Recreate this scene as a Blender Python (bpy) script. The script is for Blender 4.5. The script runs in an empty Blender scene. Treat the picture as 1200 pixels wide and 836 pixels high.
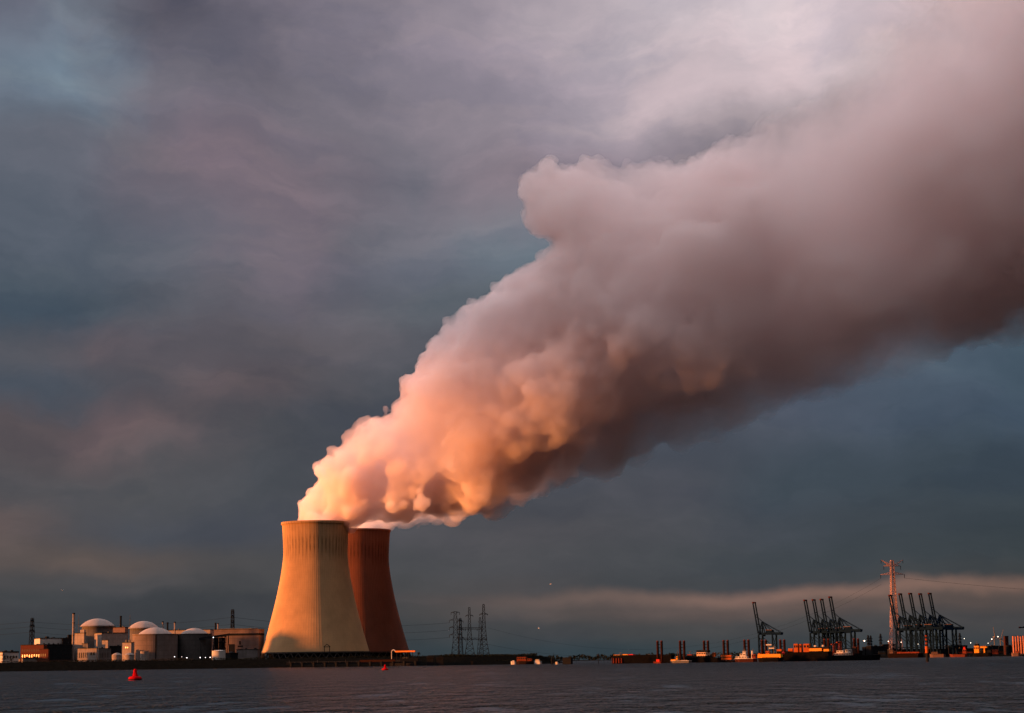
import bpy, bmesh, math, random
from mathutils import Vector, Matrix
R = math.radians
random.seed(7)
scene = bpy.context.scene
COL = scene.collection

# ------------------------------------------------------------------ camera
F = 2333.0                     # focal length in pixels of the 1200 px wide photograph
PITCH, ROLL = math.atan(356.5 / F), R(0.8)
CAM = Vector((0, 0, 4.2))
fwd = Vector((0, math.cos(PITCH), math.sin(PITCH)))
r0, u0 = Vector((1, 0, 0)), Vector((0, -math.sin(PITCH), math.cos(PITCH)))
right = r0 * math.cos(ROLL) - u0 * math.sin(ROLL)
up = u0 * math.cos(ROLL) + r0 * math.sin(ROLL)
cam_data = bpy.data.cameras.new('camera')
cam = bpy.data.objects.new('camera', cam_data); COL.objects.link(cam)
m = Matrix.Identity(4)
for i in range(3):
    m[i][0], m[i][1], m[i][2], m[i][3] = right[i], up[i], -fwd[i], CAM[i]
cam.matrix_world = m
cam_data.sensor_fit = 'HORIZONTAL'; cam_data.sensor_width = 36
cam_data.lens = F / 1200 * 36
cam_data.clip_start = 1; cam_data.clip_end = 200000
scene.camera = cam

# ------------------------------------------------------------------ sun, exposure
SUN_EL = R(5.0)
SUN_AZ = R(-102.0)              # from straight ahead (+Y), towards the left (-X)
sdir = Vector((math.sin(SUN_AZ) * math.cos(SUN_EL), math.cos(SUN_AZ) * math.cos(SUN_EL), math.sin(SUN_EL)))
sl = bpy.data.lights.new('sun', 'SUN'); sl.energy = 5.0; sl.angle = R(3.0)
sl.color = (1.0, 0.31, 0.075)
so = bpy.data.objects.new('sun', sl); COL.objects.link(so)
so.rotation_euler = sdir.to_track_quat('Z', 'Y').to_euler()
so.location = sdir * 500

scene.view_settings.view_transform = 'Standard'
scene.view_settings.look = 'None'
scene.view_settings.exposure = 1.45
scene.view_settings.gamma = 1.0
scene.view_settings.use_curve_mapping = False
scene.render.engine = 'CYCLES'
cy = scene.cycles
cy.use_denoising = True
cy.use_adaptive_sampling = True
cy.adaptive_threshold = 0.02
cy.max_bounces = 14; cy.volume_bounces = 12; cy.diffuse_bounces = 2; cy.glossy_bounces = 2
cy.transmission_bounces = 4; cy.transparent_max_bounces = 32
cy.volume_step_rate = 1.0; cy.volume_max_steps = 512
cy.sample_clamp_indirect = 6

# ------------------------------------------------------------------ node helpers
class NT:
    def __init__(s, tree):
        s.t = tree; s.n = tree.nodes; s.l = tree.links
    def node(s, typ, **kw):
        n = s.n.new(typ)
        for k, v in kw.items(): setattr(n, k, v)
        return n
    def put(s, sock, v):
        if hasattr(v, 'is_output') or hasattr(v, 'links'): s.l.new(v, sock)
        elif v is not None: sock.default_value = v
    def math(s, op, a, b=None, c=None, clamp=False):
        n = s.node('ShaderNodeMath', operation=op, use_clamp=clamp)
        for i, v in enumerate((a, b, c)): s.put(n.inputs[i], v)
        return n.outputs[0]
    def vmath(s, op, a, b=None, scale=None, out=0):
        n = s.node('ShaderNodeVectorMath', operation=op)
        s.put(n.inputs[0], a)
        if b is not None: s.put(n.inputs[1], b)
        if scale is not None: s.put(n.inputs['Scale'], scale)
        return n.outputs[out]
    def sep(s, v):
        n = s.node('ShaderNodeSeparateXYZ'); s.put(n.inputs[0], v); return n.outputs
    def comb(s, x, y, z):
        n = s.node('ShaderNodeCombineXYZ')
        for i, v in enumerate((x, y, z)): s.put(n.inputs[i], v)
        return n.outputs[0]
    def noise(s, vec, scale, detail=3, rough=.5, out=0, dist=0):
        n = s.node('ShaderNodeTexNoise')
        if vec is not None: s.put(n.inputs['Vector'], vec)
        n.inputs['Scale'].default_value = scale; n.inputs['Detail'].default_value = detail
        n.inputs['Roughness'].default_value = rough; n.inputs['Distortion'].default_value = dist
        return n.outputs[out]
    def maprange(s, v, a, b, c, d, smooth=False):
        n = s.node('ShaderNodeMapRange', interpolation_type='SMOOTHSTEP' if smooth else 'LINEAR')
        for i, x in enumerate((v, a, b, c, d)): s.put(n.inputs[i], x)
        return n.outputs[0]
    def mix(s, f, a, b, blend='MIX'):
        n = s.node('ShaderNodeMix', data_type='RGBA', blend_type=blend)
        s.put(n.inputs[0], f); s.put(n.inputs[6], a); s.put(n.inputs[7], b)
        return n.outputs[2]
    def ramp(s, f, stops, interp='B_SPLINE'):
        n = s.node('ShaderNodeValToRGB'); cr = n.color_ramp; cr.interpolation = interp
        while len(cr.elements) > 1: cr.elements.remove(cr.elements[-1])
        cr.elements[0].position = stops[0][0]; cr.elements[0].color = stops[0][1]
        for p, c in stops[1:]:
            e = cr.elements.new(p); e.color = c
        s.put(n.inputs[0], f)
        return n.outputs[0]

def lin(c):      # sRGB 0-255 to linear
    r = [(v / 255 / 12.92 if v / 255 <= .04045 else ((v / 255 + .055) / 1.055) ** 2.4) for v in c]
    return (r[0], r[1], r[2], 1.0)

# ------------------------------------------------------------------ sky (clouded dusk, over a Nishita sky)
world = bpy.data.worlds.new('World'); scene.world = world
world.use_nodes = True
wt = world.node_tree
for n in list(wt.nodes): wt.nodes.remove(n)
w = NT(wt)
gen = w.node('ShaderNodeTexCoord').outputs['Generated']
# billow the directions a little so that the cloud layers have ragged edges
warp = w.noise(gen, 5.5, 5, .55, out=1)
warp = w.vmath('SUBTRACT', warp, (.5, .5, .5))
warp = w.vmath('MULTIPLY', warp, (.15, .15, .085))
warp2 = w.vmath('MULTIPLY', w.vmath('SUBTRACT', w.noise(w.vmath('MULTIPLY', gen, (1, 1, 1.4)), 17, 5, .62, out=1), (.5, .5, .5)), (.045, .045, .022))
x_, y_, z_ = w.sep(gen)
el_fade = w.maprange(z_, 0.0, .10, .14, 1.0)        # the layers flatten towards the horizon
dirw = w.vmath('ADD', gen, w.vmath('SCALE', w.vmath('ADD', warp, warp2), scale=el_fade))
x, y, z = w.sep(dirw)
az = w.math('ARCTAN2', x, y)
azf = w.math('MULTIPLY_ADD', az, 1 / (2 * math.pi), .5)
hyp = w.math('SQRT', w.math('ADD', w.math('MULTIPLY', x, x), w.math('MULTIPLY', y, y)))
el = w.math('DIVIDE', z, hyp)                      # tangent of the elevation

def A(px):                                          # photo column -> ramp position
    return .5 + math.atan((px - 600) / F) / (2 * math.pi)
def E(py):                                          # photo row -> tangent of elevation
    return math.tan(PITCH + math.atan((418 - py) / F))
BACK = (112, 112, 122)
SUNSIDE = (150, 118, 100)
rows = [  # (photo row, colours along the row, colour to the far left / right, colour behind)
    (-1500, [(0, (372, 356, 372)), (1200, (372, 350, 360))], (366, 345, 350), (366, 346, 356), (445, 428, 442)),
    (-650, [(0, (200, 190, 200)), (1200, (220, 200, 200))], (185, 170, 170), (200, 185, 188), (200, 195, 205)),
    (-250, [(0, (120, 122, 138)), (400, (150, 142, 156)), (800, (200, 186, 194)), (1200, (205, 176, 174))], (165, 145, 148), (190, 170, 172), (160, 156, 168)),
    (0,  [(0, (90, 90, 104)), (60, (102, 113, 127)), (160, (84, 81, 93)), (250, (88, 84, 96)), (380, (120, 112, 124)), (560, (146, 135, 146)), (720, (174, 161, 169)), (880, (208, 193, 198)), (1020, (212, 190, 192)), (1200, (206, 162, 152))], (125, 108, 112), (180, 150, 148), (135, 132, 145)),
    (100, [(0, (104, 116, 130)), (40, (108, 124, 138)), (100, (112, 129, 143)), (165, (104, 102, 114)), (300, (104, 98, 109)), (400, (118, 111, 122)), (600, (140, 129, 140)), (800, (184, 168, 174)), (950, (194, 177, 182)), (1200, (170, 140, 135))], (110, 98, 105), (150, 130, 130), (120, 118, 132)),
    (190, [(0, (94, 98, 109)), (60, (94, 98, 109)), (170, (104, 96, 106)), (250, (111, 98, 108)), (340, (108, 97, 108)), (410, (98, 98, 110)), (520, (120, 110, 121)), (640, (128, 114, 124)), (800, (130, 120, 128)), (1000, (120, 108, 112)), (1200, (95, 88, 92))], (98, 92, 100), (110, 100, 104), (105, 106, 118)),
    (290, [(0, (80, 88, 100)), (120, (78, 86, 98)), (220, (92, 92, 103)), (285, (108, 95, 105)), (340, (96, 93, 104)), (480, (102, 104, 115)), (590, (98, 112, 122)), (800, (88, 96, 106)), (1200, (70, 80, 92))], (85, 82, 90), (88, 88, 96), (90, 94, 106)),
    (355, [(0, (60, 74, 88)), (80, (66, 76, 88)), (200, (84, 84, 94)), (300, (90, 84, 94)), (460, (88, 92, 101)), (560, (72, 82, 92)), (800, (72, 84, 98)), (1200, (60, 76, 90))], (72, 74, 82), (74, 82, 92), (80, 86, 98)),
    (405, [(0, (78, 80, 88)), (80, (98, 86, 91)), (160, (86, 80, 87)), (320, (82, 77, 84)), (460, (80, 80, 89)), (560, (72, 76, 86)), (900, (66, 76, 92)), (1080, (88, 92, 106)), (1120, (78, 90, 104)), (1200, (60, 80, 95))], (82, 76, 80), (70, 84, 96), (78, 82, 92)),
    (455, [(0, (64, 72, 84)), (110, (74, 74, 82)), (200, (90, 78, 83)), (290, (84, 75, 80)), (400, (68, 70, 79)), (600, (68, 72, 82)), (1000, (66, 74, 90)), (1120, (68, 84, 100)), (1200, (58, 76, 91))], (74, 72, 78), (62, 80, 94), (74, 78, 88)),
    (500, [(0, (84, 74, 78)), (90, (96, 79, 83)), (150, (84, 74, 79)), (220, (68, 68, 75)), (400, (62, 66, 76)), (900, (64, 70, 84)), (1060, (60, 72, 88)), (1200, (52, 70, 88))], (80, 72, 74), (54, 68, 82), (70, 72, 82)),
    (570, [(0, (74, 72, 78)), (130, (70, 71, 77)), (260, (62, 66, 75)), (420, (66, 68, 76)), (800, (66, 68, 79)), (960, (50, 62, 75)), (1200, (42, 56, 70))], (76, 70, 72), (44, 56, 68), (66, 68, 76)),
    (620, [(0, (92, 77, 77)), (40, (78, 72, 76)), (110, (60, 65, 75)), (240, (56, 61, 74)), (400, (64, 66, 74)), (620, (72, 71, 78)), (800, (64, 67, 76)), (960, (54, 62, 72)), (1200, (44, 56, 66))], (84, 72, 70), (44, 54, 64), (62, 64, 72)),
    (660, [(0, (84, 75, 75)), (110, (84, 73, 71)), (200, (70, 68, 72)), (400, (62, 65, 71)), (620, (68, 69, 76)), (900, (54, 62, 70)), (1200, (48, 58, 66))], (98, 78, 68), (50, 58, 66), (62, 64, 70)),
    (684, [(0, (66, 66, 71)), (200, (66, 66, 71)), (400, (62, 65, 70)), (600, (68, 67, 72)), (720, (60, 64, 71)), (1000, (54, 60, 67)), (1200, (54, 60, 66))], (110, 80, 62), (56, 62, 68), (62, 64, 70)),
    (701, [(0, (58, 63, 70)), (400, (62, 65, 71)), (560, (78, 72, 74)), (700, (106, 88, 84)), (900, (116, 91, 84)), (1200, (122, 93, 83))], (130, 85, 58), (104, 84, 76), (66, 66, 70)),
    (716, [(0, (58, 62, 69)), (400, (60, 64, 70)), (560, (74, 71, 73)), (740, (86, 76, 76)), (1000, (92, 77, 74)), (1200, (88, 77, 75))], (140, 88, 56), (92, 78, 74), (70, 68, 70)),
    (738, [(0, (54, 60, 66)), (400, (54, 61, 67)), (600, (62, 66, 71)), (900, (68, 69, 72)), (1200, (72, 71, 74))], (150, 90, 52), (76, 74, 74), (68, 67, 70)),
    (766, [(0, (46, 57, 65)), (400, (47, 59, 67)), (700, (46, 63, 71)), (900, (52, 63, 70)), (1200, (57, 63, 69))], (150, 86, 46), (60, 66, 72), (66, 66, 70)),
    (800, [(0, (44, 52, 60)), (1200, (50, 58, 64))], (120, 72, 46), (56, 62, 68), (60, 62, 66)),
]
def row_ramp(cols, fl, fr, back):
    st = [(0.0, lin([v*(.5 if v > 300 else .36) for v in back])), (.16, lin(fl)), (.31, lin(fl))] + [(A(p), lin(c)) for p, c in cols] + [(.60, lin([v*.85 for v in fr])), (.74, lin([v*.6 for v in fr])), (1.0, lin([v*(.5 if v > 300 else .36) for v in back]))]
    return w.ramp(azf, st, 'EASE' if len(cols) < 3 else 'LINEAR')
prev = None
for (py, cols, fl, fr, back) in reversed(rows):
    if 0 <= py <= 300: cols = [(p, [v * 1.05 for v in c]) for p, c in cols]
    if 340 <= py <= 690: cols = [(p, [v * 1.06 for v in c]) for p, c in cols]
    c = row_ramp(cols, fl, fr, back)
    e = E(py)
    if prev is None: prev, pe = c, e
    else:
        prev = w.mix(w.maprange(el, pe, e, 0, 1, smooth=True), prev, c); pe = e
# wisps: small light and dark clumps
wisp = w.noise(w.vmath('MULTIPLY', dirw, (1, 1, 2.1)), 11, 6, .55, dist=.1)
# darker decks with firmer edges in front of the paler cloud
deck = w.noise(w.vmath('ADD', w.vmath('MULTIPLY', dirw, (1, 1, 3.4)), (3.1, 0, 1.7)), 6.5, 8, .56, dist=.12)
prev = w.mix(w.math('MULTIPLY', w.maprange(deck, .47, .57, 0, 1, smooth=True), .85), prev, w.mix(1.0, prev, (.87, .90, .95, 1), 'MULTIPLY'))
deck2 = w.noise(w.vmath('ADD', w.vmath('MULTIPLY', dirw, (1, 1, 4.2)), (7.7, 2, .3)), 17, 7, .56, dist=.1)
prev = w.mix(w.math('MULTIPLY', w.maprange(deck2, .48, .62, 0, 1, smooth=True), .6), prev, w.mix(1.0, prev, (1.12, 1.09, 1.08, 1), 'MULTIPLY'))
hs = w.node('ShaderNodeHueSaturation'); hs.inputs['Saturation'].default_value = .90; w.put(hs.inputs['Color'], prev)
cloud = w.mix(1.0, hs.outputs[0], w.ramp(wisp, [(.28, (.78, .81, .85, 1)), (.5, (1, 1, 1, 1)), (.72, (1.22, 1.17, 1.15, 1))], 'LINEAR'), 'MULTIPLY')
sky = w.node('ShaderNodeTexSky', sky_type='NISHITA')
sky.sun_disc = False
sky.sun_elevation = SUN_EL
sky.sun_rotation = SUN_AZ
bg_c = w.node('ShaderNodeBackground'); w.put(bg_c.inputs[0], cloud); bg_c.inputs[1].default_value = .39
bg_s = w.node('ShaderNodeBackground'); w.put(bg_s.inputs[0], sky.outputs[0]); bg_s.inputs[1].default_value = .025
mx = w.node('ShaderNodeMixShader'); mx.inputs[0].default_value = .06     # six per cent of clear sky behind the cloud deck
w.l.new(bg_c.outputs[0], mx.inputs[1]); w.l.new(bg_s.outputs[0], mx.inputs[2])
wo = w.node('ShaderNodeOutputWorld'); w.l.new(mx.outputs[0], wo.inputs[0])
world.cycles.sampling_method = 'MANUAL'; world.cycles.sample_map_resolution = 512

# ------------------------------------------------------------------ placing helpers
def ray(px, py):
    return fwd * F + right * (px - 600) + up * (418 - py)
def at(px, py, Y):
    d = ray(px, py); return CAM + d * ((Y - CAM.y) / d.y)
def X(px, Y, py=760):
    return at(px, py, Y).x
def Z(px, py, Y):
    return at(px, py, Y).z

# ------------------------------------------------------------------ materials
MATS = {}
def mat(name, col, rough=.8, metal=0, var=.15, scale=.4, bump=0, emit=None, spec=0.0, panel=None):
    if name in MATS: return MATS[name]
    mm = bpy.data.materials.new(name); mm.use_nodes = True
    for n in list(mm.node_tree.nodes): mm.node_tree.nodes.remove(n)
    k = NT(mm.node_tree)
    b = k.node('ShaderNodeBsdfPrincipled'); o = k.node('ShaderNodeOutputMaterial'); k.l.new(b.outputs[0], o.inputs[0])
    b.inputs['Roughness'].default_value = rough; b.inputs['Diffuse Roughness'].default_value = .6; b.inputs['Metallic'].default_value = metal
    b.inputs['Specular IOR Level'].default_value = spec
    co = k.node('ShaderNodeTexCoord').outputs['Object']
    nz = k.noise(co, scale, 5, .6)
    c = (col[0], col[1], col[2], 1)
    lo = tuple(v * (1 - var) for v in col) + (1,); hi = tuple(min(1, v * (1 + var)) for v in col) + (1,)
    cc = k.mix(k.maprange(nz, .3, .7, 0, 1), lo, hi)
    if panel:                      # cladding joints and a few run-off stains
        x, y, z = k.sep(co)
        jx = k.maprange(k.math('FRACT', k.math('MULTIPLY', k.math('ADD', x, y), 1 / panel[0])), 0, .12, .45, 0)
        jz = k.maprange(k.math('FRACT', k.math('MULTIPLY', z, 1 / panel[1])), 0, .16, .45, 0)
        stn = k.maprange(k.noise(k.vmath('MULTIPLY', co, (1, 1, .12)), .3, 4, .6), .52, .75, 0, .45)
        cc = k.mix(k.math('MAXIMUM', k.math('MAXIMUM', jx, jz), stn), cc, tuple(v * .45 for v in col) + (1,))
    k.put(b.inputs['Base Color'], cc)
    if bump:
        bn = k.node('ShaderNodeBump'); bn.inputs['Strength'].default_value = bump; k.put(bn.inputs['Height'], nz); k.l.new(bn.outputs[0], b.inputs['Normal'])
    if emit:
        b.inputs['Emission Color'].default_value = (*emit[0], 1); b.inputs['Emission Strength'].default_value = emit[1]
    MATS[name] = mm
    return mm

# ------------------------------------------------------------------ mesh builder
class MB:
    def __init__(s): s.bm = bmesh.new()
    def prism(s, poly, z0, z1, taper=1.0):
        """poly: list of (x, y) corners, counter-clockwise from above"""
        cx = sum(p[0] for p in poly) / len(poly); cy_ = sum(p[1] for p in poly) / len(poly)
        lo = [s.bm.verts.new((p[0], p[1], z0)) for p in poly]
        hi = [s.bm.verts.new((cx + (p[0] - cx) * taper, cy_ + (p[1] - cy_) * taper, z1)) for p in poly]
        n = len(poly)
        s.bm.faces.new(hi); s.bm.faces.new(list(reversed(lo)))
        for i in range(n): s.bm.faces.new((lo[i], lo[(i + 1) % n], hi[(i + 1) % n], hi[i]))
        return s
    def box(s, x0, x1, y0, y1, z0, z1):
        return s.prism([(x0, y0), (x1, y0), (x1, y1), (x0, y1)], z0, z1)
    def bar(s, a, b, t, t2=None):
        """square bar from a to b"""
        a, b = Vector(a), Vector(b); d = (b - a)
        if d.length < 1e-6: return s
        d.normalize(); t2 = t if t2 is None else t2
        h = Vector((0, 0, 1)) if abs(d.z) < .9 else Vector((0, 1, 0))
        u = d.cross(h).normalized(); v = d.cross(u).normalized()
        q = [(-1, -1), (1, -1), (1, 1), (-1, 1)]
        lo = [s.bm.verts.new(a + u * (i * t / 2) + v * (j * t / 2)) for i, j in q]
        hi = [s.bm.verts.new(b + u * (i * t2 / 2) + v * (j * t2 / 2)) for i, j in q]
        s.bm.faces.new(lo); s.bm.faces.new(list(reversed(hi)))
        for i in range(4): s.bm.faces.new((lo[(i + 1) % 4], lo[i], hi[i], hi[(i + 1) % 4]))
        return s
    def lathe(s, prof, n=32, cx=0, cy_=0, a0=0, a1=2 * math.pi, cap=True):
        full = abs(a1 - a0 - 2 * math.pi) < 1e-6
        k = n if full else n + 1
        rings = []
        for r, z in prof:
            if r < 1e-5: rings.append([s.bm.verts.new((cx, cy_, z))])
            else: rings.append([s.bm.verts.new((cx + r * math.cos(a0 + (a1 - a0) * i / n), cy_ + r * math.sin(a0 + (a1 - a0) * i / n), z)) for i in range(k)])
        for A_, B_ in zip(rings, rings[1:]):
            for i in range(n):
                j = (i + 1) % k
                if len(A_) == 1 and len(B_) == 1: continue
                if len(A_) == 1: s.bm.faces.new((A_[0], B_[j], B_[i]))
                elif len(B_) == 1: s.bm.faces.new((A_[i], A_[j], B_[0]))
                else: s.bm.faces.new((A_[i], A_[j], B_[j], B_[i]))
        if cap:
            if len(rings[0]) > 2: s.bm.faces.new(list(reversed(rings[0])))
            if len(rings[-1]) > 2: s.bm.faces.new(rings[-1])
        return s
    def cyl(s, a, b, r, r2=None, n=12):
        a, b = Vector(a), Vector(b); d = (b - a).normalized(); r2 = r if r2 is None else r2
        h = Vector((0, 0, 1)) if abs(d.z) < .9 else Vector((0, 1, 0))
        u = d.cross(h).normalized(); v = d.cross(u).normalized()
        lo = [s.bm.verts.new(a + (u * math.cos(i * 2 * math.pi / n) + v * math.sin(i * 2 * math.pi / n)) * r) for i in range(n)]
        hi = [s.bm.verts.new(b + (u * math.cos(i * 2 * math.pi / n) + v * math.sin(i * 2 * math.pi / n)) * r2) for i in range(n)]
        s.bm.faces.new(lo); s.bm.faces.new(list(reversed(hi)))
        for i in range(n): s.bm.faces.new((lo[(i + 1) % n], lo[i], hi[i], hi[(i + 1) % n]))
        return s
    def build(s, name, material, parent=None, smooth=False, loc=None):
        bmesh.ops.recalc_face_normals(s.bm, faces=s.bm.faces)
        me = bpy.data.meshes.new(name); s.bm.to_mesh(me); s.bm.free()
        if smooth:
            for p in me.polygons: p.use_smooth = True
        if material: me.materials.append(material)
        o = bpy.data.objects.new(name, me); COL.objects.link(o)
        if parent: o.parent = parent
        if loc: o.location = loc
        return o
def tag(o, label=None, cat=None, group=None, kind=None):
    if label: o['label'] = label
    if cat: o['category'] = cat
    if group: o['group'] = group
    if kind: o['kind'] = kind
    return o
def empty(name, loc=(0, 0, 0), rz=0, label=None, cat=None, group=None):
    o = bpy.data.objects.new(name, None); COL.objects.link(o)
    o.location = loc; o.rotation_euler = (0, 0, rz)
    return tag(o, label, cat, group)
def copy_tree(o, parent=None):
    c = o.copy(); COL.objects.link(c)
    if parent: c.parent = parent
    for ch in [q for q in COL.objects if q.parent == o]: copy_tree(ch, c)
    return c

# ------------------------------------------------------------------ water
def make_water():
    mm = bpy.data.materials.new('river_water'); mm.use_nodes = True
    k = NT(mm.node_tree)
    b = mm.node_tree.nodes['Principled BSDF']
    b.inputs['Base Color'].default_value = (.0, .013, .025, 1)
    b.inputs['Roughness'].default_value = .33; b.inputs['IOR'].default_value = 1.33; b.inputs['Specular IOR Level'].default_value = .08; b.inputs['Specular Tint'].default_value = (.76, .92, 1, 1)
    co = k.node('ShaderNodeTexCoord').outputs['Object']
    c1 = k.vmath('MULTIPLY', co, (.35, 1.0, 1))
    n1 = k.noise(c1, .11, 3, .55); n2 = k.noise(c1, .42, 4, .6, dist=.3); n3 = k.noise(c1, 1.7, 3, .6)
    calm = k.noise(k.vmath('MULTIPLY', co, (.25, 1, 1)), .006, 3, .5)     # wind patches and smoother slicks
    g1 = k.noise(k.vmath('MULTIPLY', co, (1, .34, 1)), .14, 4, .68); g2 = k.noise(k.vmath('MULTIPLY', co, (1, .25, 1)), .032, 4, .7)
    gust = k.math('MULTIPLY_ADD', g1, .55, k.math('MULTIPLY', g2, .45))      # cat's-paws
    amp = k.math('MULTIPLY', k.maprange(calm, .35, .65, .7, 1.25), k.maprange(gust, .43, .58, .15, 2.6))
    h = k.math('ADD', k.math('MULTIPLY', k.math('ADD', n1, k.math('MULTIPLY', g1, 3.0)), 1.6), k.math('ADD', k.math('MULTIPLY', n2, .8), k.math('MULTIPLY', n3, .25)))
    bn = k.node('ShaderNodeBump'); bn.inputs['Distance'].default_value = 4.0
    bn.inputs['Strength'].default_value = 1.0; k.put(bn.inputs['Height'], k.math('MULTIPLY', h, amp))
    k.l.new(bn.outputs[0], b.inputs['Normal'])
    q = MB()
    q.bm.faces.new([q.bm.verts.new(v) for v in ((-60000, -3000, 0), (60000, -3000, 0), (60000, 90000, 0), (-60000, 90000, 0))])
    o = q.build('water', mm); tag(o, kind='structure')
make_water()
# ------------------------------------------------------------------ cooling towers
def concrete_shell(name, tint, dark):
    mm = bpy.data.materials.new(name); mm.use_nodes = True
    k = NT(mm.node_tree); b = mm.node_tree.nodes['Principled BSDF']
    b.inputs['Roughness'].default_value = .95; b.inputs['Diffuse Roughness'].default_value = 1; b.inputs['Specular IOR Level'].default_value = .1
    co = k.node('ShaderNodeTexCoord').outputs['Object']
    x, y, z = k.sep(co)
    ang = k.math('ARCTAN2', y, x)
    rv = k.comb(k.math('MULTIPLY', ang, 46), k.math('MULTIPLY', z, .12), 0)
    blotch = k.noise(co, .035, 5, .6)
    fine = k.noise(k.vmath('MULTIPLY', co, (1, 1, .25)), .35, 4, .6)
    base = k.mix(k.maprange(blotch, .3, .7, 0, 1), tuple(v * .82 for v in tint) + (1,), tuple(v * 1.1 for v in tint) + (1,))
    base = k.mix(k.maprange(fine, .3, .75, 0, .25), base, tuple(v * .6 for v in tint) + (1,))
    # casting lifts: thin horizontal joints
    lift = k.math('FRACT', k.math('MULTIPLY', z, 1 / 3.2))
    base = k.mix(k.maprange(lift, .0, .12, .22, 0), base, tuple(v * .5 for v in tint) + (1,))
    # run-off streaks below the rim, one between each pair of ribs
    sn = k.noise(rv, .55, 3, .7)
    zt = 167.0
    band = k.math('MULTIPLY', k.maprange(z, zt - 50, zt - 24, 0, 1, smooth=True), k.maprange(z, zt - 18, zt - 6, 1, .35, smooth=True))
    dash = k.math('POWER', k.math('ABSOLUTE', k.math('SINE', k.math('MULTIPLY', ang, 26))), 2.5)
    st = k.math('MULTIPLY', band, k.math('MULTIPLY', dash, k.maprange(sn, .36, .56, .1, 1)), clamp=True)
    base = k.mix(k.math('MULTIPLY', st, .65), base, tuple(v * .12 for v in tint) + (1,))
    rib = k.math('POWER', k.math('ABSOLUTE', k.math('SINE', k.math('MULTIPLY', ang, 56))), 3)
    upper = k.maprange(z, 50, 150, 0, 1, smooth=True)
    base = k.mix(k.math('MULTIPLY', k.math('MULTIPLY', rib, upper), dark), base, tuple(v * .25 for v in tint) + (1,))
    k.put(b.inputs['Base Color'], base)
    bn = k.node('ShaderNodeBump'); bn.inputs['Strength'].default_value = .3; bn.inputs['Distance'].default_value = .4
    k.put(bn.inputs['Height'], k.math('ADD', k.math('MULTIPLY', rib, -.6), fine)); k.l.new(bn.outputs[0], b.inputs['Normal'])
    return mm

GZ = 10.0       # level of the plant's ground
def cooling_tower(pxc, Y, S, label, shell_mat, n=144):
    """S scales a shell measured from the photograph; loc is the tower's foot"""
    loc = at(pxc, 764, Y); loc.z = GZ
    t = empty('cooling_tower', loc, 0, label, 'cooling tower')
    t.scale = (S, S, S)
    H0, H1 = 8.0, 174.0
    def rad(z):
        h = (z - H0) / (H1 - H0)
        zt = .76
        if h < zt:
            return 41.3 * math.sqrt(1 + ((zt - h) / .5215) ** 2 * 1.0) if False else 41.3 + (69.2 - 41.3) * ((zt - h) / zt) ** 1.42
        return 41.3 + 2.1 * ((h - zt) / (1 - zt)) ** 1.6
    q = MB(); NZ = 56
    prof = [(rad(H0 + (H1 - H0) * i / NZ), H0 + (H1 - H0) * i / NZ) for i in range(NZ + 1)]
    prof += [(rad(H1) - 1.2, H1 + .02)]
    prof += [(rad(H0 + (H1 - H0) * i / NZ) - 1.2, H0 + (H1 - H0) * i / NZ) for i in range(NZ - 1, -1, -1)]
    q.lathe(prof, n, cap=False)
    # close the lower lip
    q.build('shell', shell_mat, t, smooth=True)
    q = MB(); r1 = rad(H1)
    q.lathe([(r1 + .02, H1 - 2.6), (r1 + .9, H1 - 2.4), (r1 + .9, H1 + .5), (r1 - 1.4, H1 + .5), (r1 - 1.4, H1 - 2)], n, cap=False)
    q.build('rim', shell_mat, t)
    q = MB(); r0_ = rad(H0)
    q.lathe([(r0_ - 1.6, H0 - .9), (r0_ + .5, H0 - .9), (r0_ + .5, H0 + .9), (r0_ - 1.6, H0 + .9)], n, cap=False)
    q.build('lintel_ring', mat('tower_base_concrete', (.06, .055, .05)), t)
    q = MB(); q.lathe([(r0_ + 5, -3), (r0_ + 5, .8), (r0_ + 4, .8), (r0_ + 4, .1), (0, .1)], 72, cap=False)
    q.build('basin', mat('basin_concrete', (.04, .04, .038)), t)
    q = MB(); q.lathe([(r0_ - 9, .1), (r0_ - 9, H0 + 1.5)], 72, cap=False)
    q.build('fill_wall', mat('dark_fill', (.012, .012, .012)), t)
    col = mat('column_concrete', (.04, .036, .034))
    me = None
    for i in range(44):
        a0 = 2 * math.pi * i / 44; a1 = a0 + math.pi / 44; a2 = a0 - math.pi / 44
        if me is None:
            q = MB()
            for a in (math.pi / 44, -math.pi / 44):
                q.bar((r0_ + 2.5, 0, .3), ((r0_ - .4) * math.cos(a), (r0_ - .4) * math.sin(a), H0 - .9), .95)
            o = q.build('support_column', col, t); me = o.data
        else:
            o = bpy.data.objects.new('support_column', me); COL.objects.link(o); o.parent = t
        o.rotation_euler = (0, 0, a0)
    return t
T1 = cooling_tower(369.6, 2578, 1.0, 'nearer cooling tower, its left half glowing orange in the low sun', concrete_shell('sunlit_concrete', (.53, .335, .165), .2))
T2 = cooling_tower(420.5, 2742, 1.0, 'farther cooling tower, darker and stained, standing behind on the right', concrete_shell('weathered_concrete', (.22, .085, .052), .45))

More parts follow.
